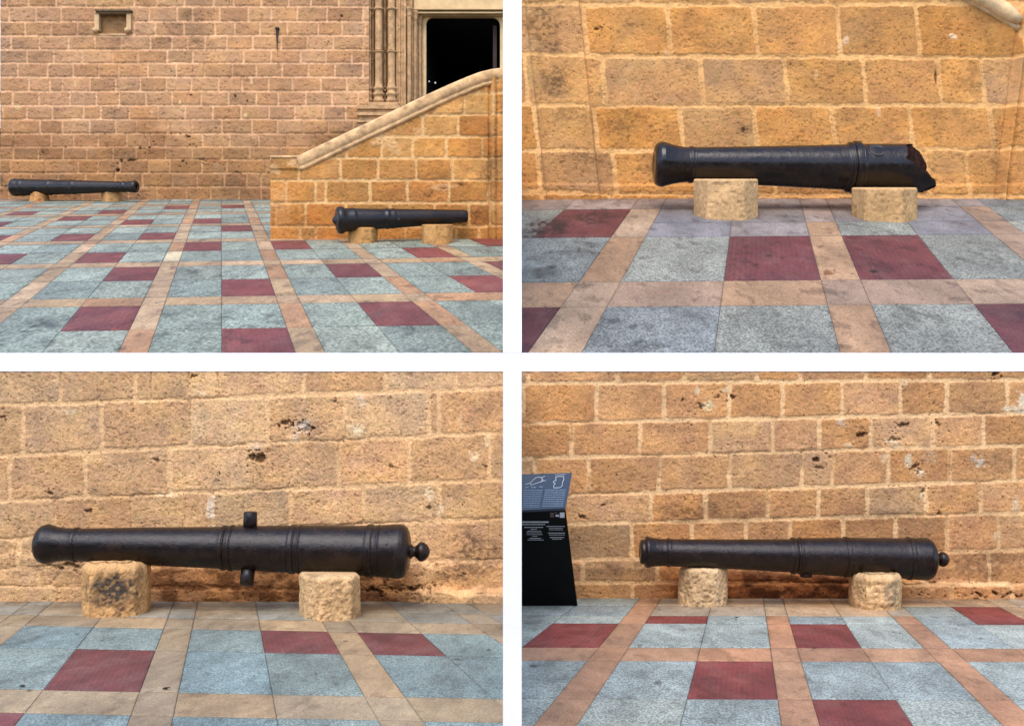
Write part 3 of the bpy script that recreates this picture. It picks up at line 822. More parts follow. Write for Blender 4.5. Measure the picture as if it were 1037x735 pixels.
# rusty iron spike with its stain, on the church wall
sp = MB()
p0 = px(281, 29, Yt-.06)
sp.box((p0.x-2*kt, Yt-.12, p0.z-1.2*kt), (p0.x+2*kt, Yt-.02, p0.z+.6*kt), .3*kt)
sp.lathe([(-20*kt, .35*kt), (-12*kt, .9*kt), (-4*kt, 1.5*kt), (0, 1.6*kt)], 10, base=(p0.x-.3*kt, Yt-.06, p0.z))
sp.lathe([(-41*kt, .1*kt), (-20*kt, .35*kt)], 8, base=(p0.x+.2*kt, Yt-.05, p0.z))
M_rust = plain("old_rust", (.05, .035, .028), .85, .02, .4, .4)
tag(sp.build("iron_spike", M_rust), "thin dark iron spike tapering down the pinkish church wall", "iron spike")

# pale building glimpsed at the far left edge
Yb = 26.0
b = MB(); pbox(b, -60, 6, 5, 230, Yb, Yb+3, 0)
pb = b.build("pale_building", plain("cream_render", SW(225,220,212), .85, .1, .05, .1))
tag(pb, "white rendered building barely showing past the left end of the church wall", "building")
b = MB(); pbox(b, -14, 1.2, 130, 152, Yb-.05, Yb+.1, 0); b.build("door", M_rust, pb)
b = MB(); pbox(b, -14, 1.0, 93, 96, Yb-.1, Yb+.1, 0); b.build("ledge", M_rust, pb)

# ---- carved portal
por = empty("church_portal", px(440, 128, Yt))
tag(por, "carved stone church portal with slender clustered columns around a dark doorway", "portal")
def pchild(mb, name, mat, parent, smooth=False):
    lp = por.location
    return mb.build(name, mat, parent, smooth, loc=(lp.x, lp.y, lp.z))
M_por = plain("portal_stone", SW(200,156,110)*.95, .88, .045, .42, 1.0)
M_por_d = plain("portal_stone_dark", SW(160,122,84), .9, .05, .3, .6)
# back slab between the columns, stepping inward to the door
b = MB()
pbox(b, 372, 403, -30, 126, Yt+.22, Yt+.8, 0)
pchild(b, "backing", M_por_d, por)
b = MB()
steps = [(403, 411, .0), (411, 417.5, .16), (417.5, 423, .30), (423, 425.6, .38)]
for x0, x1, dd in steps:
    pbox(b, x0, x1+.05, -30, 128, Yt+dd, Yt+1.4, .35)
pchild(b, "jamb", M_por, por)
def column(x, r, Yc, y0=-30, y1=103, rings=(9.7, 52.4), base=True, cap=None):
    k = Yc/FOC
    prof = []
    ys = np.linspace(y1, y0, 40)
    prof = [(y, r) for y in ys]
    for ry in rings:
        prof += [(ry+1.6, r), (ry+1.0, r*1.32), (ry, r*1.45), (ry-1.0, r*1.32), (ry-1.6, r)]
    if base:
        prof = [p for p in prof if p[0] < 84]
        prof += [(104, r*1.5), (101, r*1.5), (100.5, r*1.25), (97.5, r*1.25), (97, r*1.55), (95, r*1.6), (94, r*1.2), (91.5, r*1.2), (91, r*1.4), (89, r*1.45), (88, r*1.1), (84.5, r*1.05)]
    if cap:
        prof = [p for p in prof if p[0] > cap+.5]
        prof += [(cap, r*1.1), (cap-1, r*1.5), (cap-2, r*1.15), (cap-5, r*1.5), (cap-7, r*1.9), (cap-8.5, r*1.9)]
    prof.sort(key=lambda p: -p[0])
    m = MB().lathe([((CY-y)*k, rr*k) for y, rr in prof], 18, base=((x-CX)*k, Yc, 0))
    return pchild(m, "column", M_por, por, True)
column(374.3, 1.9, Yt+.06)
column(383.6, 3.6, Yt-.02)
column(396.5, 3.6, Yt-.02)
column(389.9, 1.3, Yt+.17, rings=(52.4,))
column(402.3, 1.4, Yt+.03)
column(404.6, .9, Yt-.01, y1=126, rings=(30, 52.4, 75), base=False)
column(407.4, .7, Yt-.005, y1=126, rings=(52.4,), base=False)
column(410.2, .9, Yt+.0, y1=126, rings=(16, 52.4), base=False, cap=14)
column(377.6, .9, Yt+.14, rings=(9.7, 52.4))
column(417.4, .8, Yt+.16, y1=128, rings=(), base=False, cap=18)
column(422.8, .7, Yt+.30, y1=128, rings=(52.4,), base=False, cap=22)
column(428, .8, Yt+.42, y1=128, rings=(), base=False, cap=26)
column(414.3, 2.4, Yt+.08, y1=128, rings=(), base=False, cap=17)
column(420.2, 2.1, Yt+.22, y1=128, rings=(), base=False, cap=20.5)
column(425.2, 1.7, Yt+.36, y1=128, rings=(), base=False, cap=24)
rng = np.random.RandomState(9)
for xx, dd, ys in [(402.2, .02, (22, 26, 30, 52, 57, 60, 78, 82, 86)), (389.9, .10, (20, 23, 47, 50, 84, 88, 92)), (376.8, .10, (12, 15, 60, 63, 90)), (411.6, .08, (4, 7, 10, 13, 40, 44)), (418.4, .2, (11, 14, 17, 62)), (424.6, .34, (16, 19, 22))]:
    for y in ys:
        b = MB()
        for q_ in range(3):
            r_ = rng.uniform(.5, 1.0); Yq = Yt+dd; k_ = Yq/FOC
            cx_, cz_ = (xx+rng.uniform(-1, 1)-CX)*k_, (CY-y+rng.uniform(-1.4, 1.4))*k_
            b.lathe([(-r_*k_, .1*r_*k_), (-.6*r_*k_, .8*r_*k_), (0, r_*k_), (.6*r_*k_, .8*r_*k_), (r_*k_, .1*r_*k_)], 8, base=(cx_, Yq, cz_))
        pchild(b, "carved_ornament", M_por, por, True)
b = MB()                                           # stepped plinth under the columns
for i, (x0, x1, y0, y1, dd) in enumerate([(371,404,103.5,107,-.16),(361,405,107,110.5,-.22),(363,405,110.5,114,-.17),(361,405,114,117,-.24),(363.5,405,117,121.5,-.18),(361,405,121.5,124,-.25),(362,405,124,150,-.2)]):
    pbox(b, x0, x1, y0, y1, Yt+dd, Yt+.5, .3)
pchild(b, "plinth", M_por, por)
b = MB()                                           # lintel with mouldings
pbox(b, 419, 545, -30, 8.8, Yt+.24, Yt+.44, .2)
pbox(b, 419, 545, 8.8, 10.0, Yt+.16, Yt+.44, .3)
pbox(b, 419, 545, 10.0, 12.0, Yt+.28, Yt+.44, .3)
pbox(b, 421, 545, 12.0, 13.8, Yt+.20, Yt+.44, .3)
pbox(b, 424, 545, 13.8, 16.2, Yt+.33, Yt+.44, .3)
M_lint = plain("lintel_stone", SW(222,186,136), .86, .08, .16, .4)
pchild(b, "lintel", M_lint, por)
b = MB()                                           # door surround with rounded upper corners
k = (Yt+.42)/FOC
xl, xr_, yt = 431.6, 506.4, 17.7
def arc(cx, cy, r, a0, a1, n=8): return [(cx+r*math.cos(a), cy-r*math.sin(a)) for a in np.linspace(a0, a1, n)]
inner = [(xl, 140)] + arc(xl+7, yt+7, 7, math.pi, math.pi/2) + arc(xr_-8, yt+8, 8, math.pi/2, 0) + [(xr_, 140)]
outer = [(424, 140)] + [(424+(i/7)*20, 14.2) if i else (424, 14.2) for i in range(8)] + [(520-(7-i)/7*20, 14.2) if i < 7 else (520, 14.2) for i in range(8)] + [(520, 140)]
n = len(inner)
v = [((x-CX)*k, Yt+.42, (CY-y)*k) for x, y in inner] + [((x-CX)*k, Yt+.42, (CY-y)*k) for x, y in outer]
v += [(a, Yt+.50, c_) for a, _, c_ in v[:n]]
f = []
for i in range(n-1):
    f.append((i, i+n, i+n+1, i+1))
    f.append((i, i+1, 2*n+i+1, 2*n+i))
b.add(v, f)
pchild(b, "surround", M_lint, por)
b = MB(); k2 = (Yt+.505)/FOC                           # unlit room behind the door
x0, x1, z0, z1 = (428-CX)*k2, (530-CX)*k2, (CY-150)*k2, (CY-12)*k2
b.add([(x0,Yt+.505,z0),(x1,Yt+.505,z0),(x1,Yt+.505,z1),(x0,Yt+.505,z1),(x0,Yt+7,z0),(x1,Yt+7,z0),(x1,Yt+7,z1),(x0,Yt+7,z1)],
      [(4,5,6,7),(0,4,7,3),(1,2,6,5),(3,7,6,2),(0,1,5,4)])
pchild(b, "interior", flat("dark_interior", (.006, .005, .005), .95), por)
b = MB(); pbox(b, 499.2, 503, 26, 140, Yt+.6, Yt+1.3, .2); pchild(b, "door", plain("brown_wood", (.030, .011, .007), .6, .04, .3), por)
for i, (xx, yy, rr) in enumerate([(434.6, 82.8, .65), (440.8, 84.2, .8)]):
    Yl = Yt+1.3; k = Yl/FOC
    m = MB().lathe([(-rr*k, .1*rr*k), (-.7*rr*k, .75*rr*k), (0, rr*k), (.7*rr*k, .75*rr*k), (rr*k, .3*rr*k), (rr*k*1.5, .28*rr*k)], 12)
    g = m.build("lamp", flat("lamp_glow", (.8, .8, .75), .5, ((1, .95, .85), .22)), None, True)
    g.location = px(xx, yy, Yl)
    tag(g, ["smaller and higher of two lit lamps inside the dark church doorway", "larger and lower of two lit lamps inside the dark church doorway"][i], "lamp")

# ---- stair parapet
Ys = TL.depth(242.0)
ks = Ys/FOC
ctop = [(302.5,158.5),(330,145.2),(360,131),(400,112.2),(432,97),(455,86.5),(472,79.3),(486,74),(498,71),(512,69.5),(560,69)]
def top_y(x):
    return np.interp(x, [p[0] for p in ctop], [p[1] for p in ctop])
H_st = [(94,95),(117,117),(139,139),(160.5,160.5),(183,183),(205.7,205.7),(229.4,229.4)]
V_st = [[405,440,470,500], [428,464,495.7], [351.5,386.6,418,452,488], [302.6,345,383,421.7,458,495], [290,319.8,330,375,412.8,455,495], [309.4,350,395,440,475,496], [304,320,362,410,462,485]]
V_st.insert(0, [420,455,484]); H_st.insert(0, (72,73))
patches = [(388,142,12,8,SW(226,180,128),.8),(400,150,7,7,SW(226,180,128),.6),(425,135,8,8,SW(222,176,124),.55),(355,148,10,6,SW(222,176,124),.5),(300,165,10,5,SW(226,182,132),.7),(285,210,12,18,SW(222,172,122),.3),(448,190,14,4,SW(226,184,136),.5),(280,172,6,6,SW(226,184,134),.6)]
stains = [(434,196,7,5,.9),(449,190,5,3.5,.9),(468,187,6,2.5,.85),(488,215,8,8,.7),(492,178,6,10,.6),(500,150,5,60,.3),(480,218,6,6,.6),(445,178,10,8,.4),(305,215,8,12,.3),(470,170,14,8,.3),(496,160,2,60,.35)]
pal_st = [SW(198,136,74), SW(206,148,84), SW(194,128,68), SW(210,156,94), SW(188,126,70)]
def shape_st(PX, PY, rel, c):
    t = PX-496.5
    rel = rel + 3.0*sst(-1, 1, t) - 3.2*np.exp(-(t/1.6)**2) + 1.2*np.exp(-((t-4)/1.2)**2) - 1.5*np.exp(-((t-7.5)/1.2)**2)
    rel = rel + 2.0*(1-sst(303, 305, PX))*(1-sst(171, 173, PY))
    return rel, c
def mask_st(PX, PY): return np.where(PX < 303, PY > 158.5, PY > top_y(PX)+7)
w = masonry(TL, Ys, (274.5, 517), (60, 252), 0.72, H_st, V_st, 505, 1.35, pal_st, SW(226,180,124), .5, warp=.7, patches=patches, stains=stains,
            missing=.3, rnd=2.0, shape_fn=shape_st, mask_fn=mask_st, pits=.4, grime=(190, 246, (.88,.74,.60), .8), gain=(1.06,1.05,.98), blot=.9)
M_rock_st = painted("stair_sandstone", ks, rough=.9, grain=.15, gscale=.8, bump=.5, bdist=.6, spec=.15)
poly = [(274.5,250),(274.5,160)] + [(302, 160)] + [(x, y+4) for x, y in ctop[:-2]] + [(517, 73), (517, 250)]
eb = MB().prism([((x-CX)*ks, (CY-y)*ks) for x, y in poly], Ys+5*ks, Ys+1.2)
stair = wall_obj("stair_parapet", w, M_rock_st, eb)
tag(stair, "orange stone stair parapet with a sloping rounded handrail", "stair parapet")
M_cop2 = plain("coping_stone", SW(224,180,128), .9, .035, .42, 1.0)
cv = []
pr_prof = [(-1.0,0),(-2.8,.9),(-3.7,3),(-4.0,5.5),(-3.7,8),(-2.9,10.2),(-2.0,11.0),(-1.9,11.8),(-2.4,12.4),(-2.3,14.2),(-1.4,15.2),(0,15.5),(14,15.5),(14,0)]   # (towards viewer, down), px
xs_ = np.concatenate([np.linspace(301, 470, 60), np.linspace(472, 517, 24)])
ys_ = top_y(xs_); sl = np.gradient(ys_, xs_)
n = len(pr_prof); vv = []
for x, y, s_ in zip(xs_, ys_, sl):
    L_ = math.hypot(1, s_)
    for d_, h_ in pr_prof:
        jn = max([math.exp(-((x-q_)/.55)**2) for q_ in (343, 386, 431, 470, 487)])
        nz = 1+.10*math.sin(x*.9+h_)*math.sin(x*.37+h_*.5)+.06*math.sin(x*2.7+h_*1.9)-.45*jn
        vv.append(((x + (s_/L_)*h_*-1 - CX)*ks, Ys-2.4*ks+d_*ks*nz, (CY-(y+h_/L_))*ks))
ff = []
for i in range(len(xs_)-1):
    for j in range(n):
        j2 = (j+1) % n
        ff.append((i*n+j, i*n+j2, (i+1)*n+j2, (i+1)*n+j))
ff += [tuple(range(n)), tuple((len(xs_)-1)*n+j for j in range(n-1, -1, -1))]
make_mesh("coping", vv, ff, M_cop2, stair, smooth=True)
b = MB(); pbox(b, 273.8, 303.5, 157.5, 160, Ys-5.6*ks, Ys+1.2, .6)
b.build("pier_cap", M_cop2, stair)

# ================================================================== white partitions and ledge added to fill the gaps between the four views
xa, xb = 509.4, 528.3
def wbox(name, x0, x1, Y0, Y1, y0, y1, lab, cat):
    k = Y0/FOC
    b = MB().box(((x0-CX)*k, Y0, (CY-y1)*k), ((x1-CX)*k, Y1, (CY-y0)*k))
    o = b.build(name, M_white)
    return tag(o, lab, cat)
wbox("gap_partition", xa, xb, 2.5, BL.zw-.045, 357.6, 860, "low white partition added in the gap between the two lower views", "partition")
wbox("gap_partition", xa, xb, 5.95, 13.0, -40, 357, "tall white partition added in the gap between the two upper views", "partition")
k = 5.584/FOC
b = MB().box(((-130-CX)*k, 5.584, (CY-376)*k), ((1170-CX)*k, 5.92, (CY-357.2)*k))
tag(b.build("gap_ledge", M_white), "long white ledge added in the gap between the lower and upper views", "ledge")

# ================================================================== unseen house behind the viewer, added to block the low sky
M_house = plain("ochre_render", (.26, .21, .16), .9, .3, .2, .1)
b = MB().box((-26, -13, -3.0), (26, -10.5, 6.2))
hb = b.build("unseen_house", M_house)
tag(hb, "unseen long ochre house added across the square to block the low sky", "house")
for i in range(9):
    for z in (-1.2, 2.2):
        b = MB().box((-21.5+i*5.2, -10.52, z), (-20.2+i*5.2, -10.44, z+2.0))
        b.build("window", flat("dark_window", (.02, .02, .022), .2), hb)
# the ground of the square between
b = MB().box((-40, -30, -3.2), (40, 2.3, -.98))
tag(b.build("square", plain("square_stone", (.22, .21, .20), .8, .1, .2, .1)), kind="structure")

# ================================================================== cannons
def cannon(A, B, prof, mat, name="cannon", wob=.35, seed=1, n=96, bore=None, end_fn=None, dense=.8):
    """A, B: (px, py, depth) ends of the axis; prof: (px along, radius px) measured between A.x and B.x"""
    pa, pb_ = px(*A), px(*B)
    mid = (pa+pb_)/2
    k = mid.y/FOC
    d = (pb_-pa); Ln = d.length; d.normalize()
    x0, x1 = A[0], B[0]
    rot = Vector((1, 0, 0)).rotation_difference(d)
    root = empty(name, mid)
    root.rotation_mode = 'QUATERNION'; root.rotation_quaternion = rot
    S = Ln/abs(x1-x0)
    def tx(x): return (x-x0)*S - Ln/2
    # resample the profile densely
    P = []
    for (xa_, ra), (xb_, rb) in zip(prof[:-1], prof[1:]):
        m = max(1, int(abs(xb_-xa_)/dense))
        for i in range(m):
            P.append((xa_+(xb_-xa_)*i/m, ra+(rb-ra)*i/m))
    P.append(prof[-1])
    P = np.array(P)
    th = np.linspace(0, 2*np.pi, n, endpoint=False)
    T, TH = np.meshgrid(P[:, 0], th, indexing='ij')
    RR = np.repeat(P[:, 1][:, None], n, 1)
    nz = (fbm(T*.12+3, np.cos(TH)*3+np.sin(TH)*2+9, seed, 3)-.5)*wob + (fbm(T*.5, np.cos(TH)*6+np.sin(TH)*9+40, seed+4, 2)-.5)*wob*.8
    RR = RR+nz*np.clip(RR/6, 0, 1)
    if end_fn is not None:
        T, RR = end_fn(T, TH, RR)
    # theta: 0 = away from viewer (+y), pi/2 = up
    V = np.stack([tx(T), np.cos(TH)*RR*k, np.sin(TH)*RR*k], -1).reshape(-1, 3)
    m = len(P); f = []
    i = np.arange(m-1)[:, None]*n; j = np.arange(n)[None]; j2 = (j+1) % n
    F = np.stack([i+j, i+j2, i+n+j2, i+n+j], -1).reshape(-1, 4)
    F = [tuple(q) for q in F.tolist()] + [tuple(range(n-1, -1, -1))]
    if end_fn is None: F.append(tuple((m-1)*n+q for q in range(n)))
    o = make_mesh("barrel", V, F, mat, root, smooth=True)
    return root, k, tx, S

def with_rings(prof, rings):
    xs = [p[0] for p in prof]; mono = [p for p in prof]
    core = sorted(mono, key=lambda p: p[0])
    for x0, x1, h_ in rings:
        r = min(np.interp(x0-2, [p[0] for p in core], [p[1] for p in core]), np.interp(x1+2, [p[0] for p in core], [p[1] for p in core])) + .3
        i0 = next(i for i, p in enumerate(prof) if p[0] > x0-1.3 and i > 4)
        keep_a = [p for p in prof[:i0]]
        keep_b = [p for p in prof[i0:] if p[0] > x1+1.3]
        prof = keep_a + [(x0-1.1, r), (x0-.55, r-1.0), (x0, r+h_), (x1, r+h_), (x1+.55, r-1.0), (x1+1.1, r)] + keep_b
    return prof

def knob(root, tx, k, x, prof, mat, dy=0):
    m = MB().lathe([((q)*k, r*k) for q, r in prof], 32, axis='x')
    o = m.build("cascabel", mat, root, True); o.location = (tx(x), 0, dy*k); return o

def trunnion(root, tx, k, x, r, rin, rout, ang, mat, name="trunnion"):
    """stub that leaves the barrel at angle ang (0 = away from the viewer, 90 = up)"""
    m = MB().lathe([(rin*k, r*k), (rin*k+(rout-rin)*k*.5, r*k*1.0), ((rout-1)*k, r*k*.97), ((rout-.3)*k, r*k*.88), (rout*k, r*k*.6)], 28, axis='z')
    o = m.build(name, mat, root, True)
    o.location = (tx(x), 0, 0)
    o.rotation_euler = (R(ang-90), 0, 0)
    return o

I_bl = iron("black_iron_worn", .0048, rough=.18, bump=.5, c1=(.020,.0092,.0056))
I_br = iron("black_iron_rusty", .0048, rough=.18, bump=.42, c0=(.0085,.0042,.003), c1=(.021, .0095, .006))
I_tr = iron("black_iron_smooth", .0105, rough=.20, bump=.12, spec=.36, c0=(.009, .0052, .0038), c1=(.019, .0105, .007))
I_tl = iron("black_iron_far", .018, rough=.28, bump=.2, spec=.36, c0=(.008, .005, .004), c1=(.017, .0095, .007))

Yc = 5.24
prof = [(37,8),(36.6,9),(37.2,12),(39,15.5),(42,18.4),(46,19.9),(49,20),(53,18.9),(58,17.6),(65,16.7),(74,16.3),(75,17.1),(77.5,17.5),(79.5,17.1),(80.5,16.4),(147,19),(224,21),(225.5,22.4),(229,22.6),(231,21.9),(234,22.6),(236.5,22.0),
        (260,22.6),(294,23.4),(295,24.4),(298,24.6),(300,23.9),(303,24.2),(306,23.9),(350,24.8),(370,25.1),(372,26.1),(376,26.3),(379,25.4),(383,25.8),(392,26.5),(400,27.2),(405,27.3),(409,26.2),(412,23.6),(414,19.5),(415.4,13),(416,7)]
prof = with_rings(prof, [(75.5,79,.9),(225.5,228.6,1.4),(233.5,236,1.0),(294.8,299,1.2),(304,305.2,.6),(372,377.5,1.3),(383,384,.6)])
root, k, tx, S = cannon((36.6,550.6,Yc), (416,558.2,Yc), prof, I_bl, seed=3, wob=.20)
tag(root, "black cannon with trunnions sticking straight up and down, on a stained stone block", "cannon", "old cannons resting on stone blocks")
knob(root, tx, k, 415, [(0,7.5),(1.5,7.4),(3.5,5.4),(5.5,5.2),(7.5,7.2),(9.5,9.4),(11.5,10),(14,9.6),(17,7.6),(19.3,4.5),(20.3,1.5)], I_bl)
trunnion(root, tx, k, 252.6, 7.0, 18, 37, 88, I_bl)
trunnion(root, tx, k, 253.6, 7.0, 18, 37.5, 248, I_bl)
m = MB().lathe([(0, 1.1*k), (.6*k, 1.0*k)], 14, axis='z')
vh = m.build("touch_hole", flat("hole_black", (.002, .002, .002), .9), root); vh.location = (tx(394), -math.cos(R(24))*26.4*k, math.sin(R(24))*26.4*k); vh.rotation_euler = (R(66), 0, 0)

Yc = 5.30
prof = [(648.4,6),(648,8),(648.6,11.6),(650,12.3),(652.6,12.6),(653.4,15),(655.5,16),(658,15.3),(663,14.2),(670,13.6),(674.5,13.4),(675.5,14.3),(678,14.2),(679,13.5),(735,14.7),(800,16.7),(801.5,17.9),(804.5,18.1),(806,17.4),(809,17.9),(811,17.5),
        (854,19.2),(855,20.2),(858,20.4),(859.5,19.5),(914,20.3),(918,20.5),(919,21.1),(922,21.2),(923.5,20.5),(932,21.2),(938,21.4),(942,19.8),(944.6,16.5),(946.3,11),(947,6)]
prof = with_rings(prof, [(675.5,678,.8),(801.5,804.5,1.4),(809,810.4,.9),(855,858.4,1.0),(919,922.2,.8)])
root, k, tx, S = cannon((648.2,558.6,Yc), (947,566.0,Yc), prof, I_br, seed=8, wob=.20)
tag(root, "rust brown black cannon beside the black information sign", "cannon", "old cannons resting on stone blocks")
knob(root, tx, k, 946, [(0,5.5),(1.2,5.0),(2.2,3.6),(3.4,3.8),(5,5.9),(7,7.4),(8.8,7.7),(11,7.0),(13.4,4.8),(15,2)], I_br)
trunnion(root, tx, k, 816, 6.0, 14, 21.5, 262, I_br)

# broken cannon, top right
Yc = 10.95
def broken(T, TH, RR):
    s, c_ = np.sin(TH), np.cos(TH)
    front = np.interp(s, [-1,-.75,-.5,-.2,.2,.875,1], [933,948,943,931,919.5,917,923])
    back = np.interp(s, [-1,-.6,-.25,0,.46,.83,1], [933,948.5,944,938.5,937,931,923])
    wgt = sst(-.35, .35, c_)
    end = front*(1-wgt)+back*wgt
    end = CX+(end-CX)*(1+c_*24*.00995/10.95)
    end = end + (fbm(np.cos(TH)*4+9, s*4+5, 71, 3)-.5)*4.5
    t0 = 876.0
    lim = 930.0
    Tn = np.where(T > t0, t0+(T-t0)/(lim-t0)*(end-t0), T)
    isin = RR < 20
    k_ = np.arange(T.shape[0])[:, None]
    return np.where(T <= lim+1e-6, Tn, T), RR
prof = [(662.6,9),(662.2,10),(662.2,14),(662.8,17.5),(664.6,20.6),(668,22.3),(671.6,22.7),(676,21.3),(682,19.6),(690,18.1),(696.5,17.4),(697.5,18.1),(700,18.4),(702,18),(703,17.5),(761,19.3),(810,21),(855,22.7),(857,24),(859,24.3),
        (861,24.0),(862,24.8),(866,25),(868,24.4),(869.5,24.6),(872,23.6),(900,23.9),(930,24.2)]
prof = with_rings(prof, [(698,701,.8),(858.5,861,1.2),(863.5,868,1.7)])
root, k, tx, S = cannon((662.2,166.4,Yc), (930,170.6,Yc), prof, I_tr, seed=14, wob=.22, end_fn=broken, n=128)
tag(root, "broken black cannon with a snapped jagged right end", "cannon", "old cannons resting on stone blocks")
# rough fracture inside the snapped end
n = 96
th = np.linspace(0, 2*np.pi, n, endpoint=False)
VV = []
rads = [23.2, 19, 15, 11, 7, 3, .5]
for ri, rr in enumerate(rads):
    T = np.full((1, n), 930.0); TH = th[None]; _, _r = T, None
    Te, _ = broken(T, TH, np.full((1, n), rr))
    q = ri/(len(rads)-1)
    s2, c2 = np.sin(th)*rr/24, np.cos(th)*rr/24
    fr = np.interp(s2, [-1,-.75,-.5,-.2,.2,.875,1], [933,948,943,931,919.5,917,923])
    bk = np.interp(s2, [-1,-.6,-.25,0,.46,.83,1], [933,948.5,944,938.5,937,931,923])
    w2 = .5+.5*np.clip(c2/.8, -1, 1)
    sl_ = fr*(1-w2)+bk*w2
    sl_ = CX+(sl_-CX)*(1+c2*24*.00995/10.95)
    qq = 0 if ri == 0 else min(1, .45+q)
    te = Te[0]*(1-qq) + sl_*qq - .6 + (fbm(np.cos(th)*rr*.22+20, np.sin(th)*rr*.22+20, 72, 4)-.5)*7*(ri > 0)
    VV.append(np.stack([tx(te), np.cos(th)*rr*k, np.sin(th)*rr*k], -1))
VV = np.concatenate(VV); FF = []
for i in range(len(rads)-1):
    for j in range(n):
        FF.append((i*n+j, i*n+(j+1) % n, (i+1)*n+(j+1) % n, (i+1)*n+j))
FF.append(tuple((len(rads)-1)*n+j for j in range(n)))
M_frac = plain("broken_iron", (.030, .014, .010), .95, .02, .8, 1.0, .03)
make_mesh("fracture", VV, FF, M_frac, root, smooth=False)
# the sawn stump of a trunnion on the upper front
m = MB().lathe([(20*k, 8.8*k), (22.6*k, 8.7*k), (23.4*k, 8.2*k), (23.7*k, 7.0*k), (23.2*k, 4.0*k), (23.6*k, 1.5*k)], 30, axis='z')
tr_ = m.build("trunnion", plain("worn_iron", (.022, .015, .012), .5, .03, .6, 1.0, .4), root, False)
tr_.location = (tx(882.5), 0, 0); tr_.rotation_euler = (R(180-38-90), 0, 0)

# two small cannons, top left
Yc = 21.5
prof = [(11.6,4),(11.9,6.5),(13.6,8.6),(16,9.0),(21,8.5),(24,8.9),(25.5,8.3),(50,7.6),(52,8.1),(54,7.5),(74,7.0),(76,7.5),(78,6.9),(124,5.2),(126,5.6),(128,5.2),(133,5.7),(136.5,6.1),(138,5.8),(138.6,5),(138.2,2.4),(134,2.2)]
root, k, tx, S = cannon((11.6,190,Yc), (138.6,189.2,Yc-.5), prof, I_tl, seed=21, wob=.15, n=48)
tag(root, "distant small black cannon lying against the long pinkish church wall", "cannon", "old cannons resting on stone blocks")
prof = [(340,6),(340.5,10),(342,13),(344.5,13.8),(347,13.4),(349,11.9),(352,11.6),(358,11.9),(360,11.2),(388,10),(391,10.6),(393,10),(397,10.2),(399,9.8),(430,8.4),(466,6.7),(470,6.6),(472.6,6.2),(473,3),(468,2.6)]
root, k, tx, S = cannon((340,223.2,12.50), (473,219.0,12.95), prof, I_tl, seed=25, wob=.15, n=56)
tag(root, "black cannon with conical breech below the stone stair parapet", "cannon", "old cannons resting on stone blocks")
m = MB().lathe([(-3.6*k,.4*k), (-3.0*k,2.2*k), (-1.6*k,3.6*k), (-.2*k,5.5*k), (.6*k,8.5*k), (1.4*k, 10.5*k)], 30, axis='x')
o = m.build("cascabel", I_tl, root, True); o.location = (tx(340), 0, 0)
trunnion(root, tx, k, 401, 2.4, 6, 11.4, 200, I_tl)

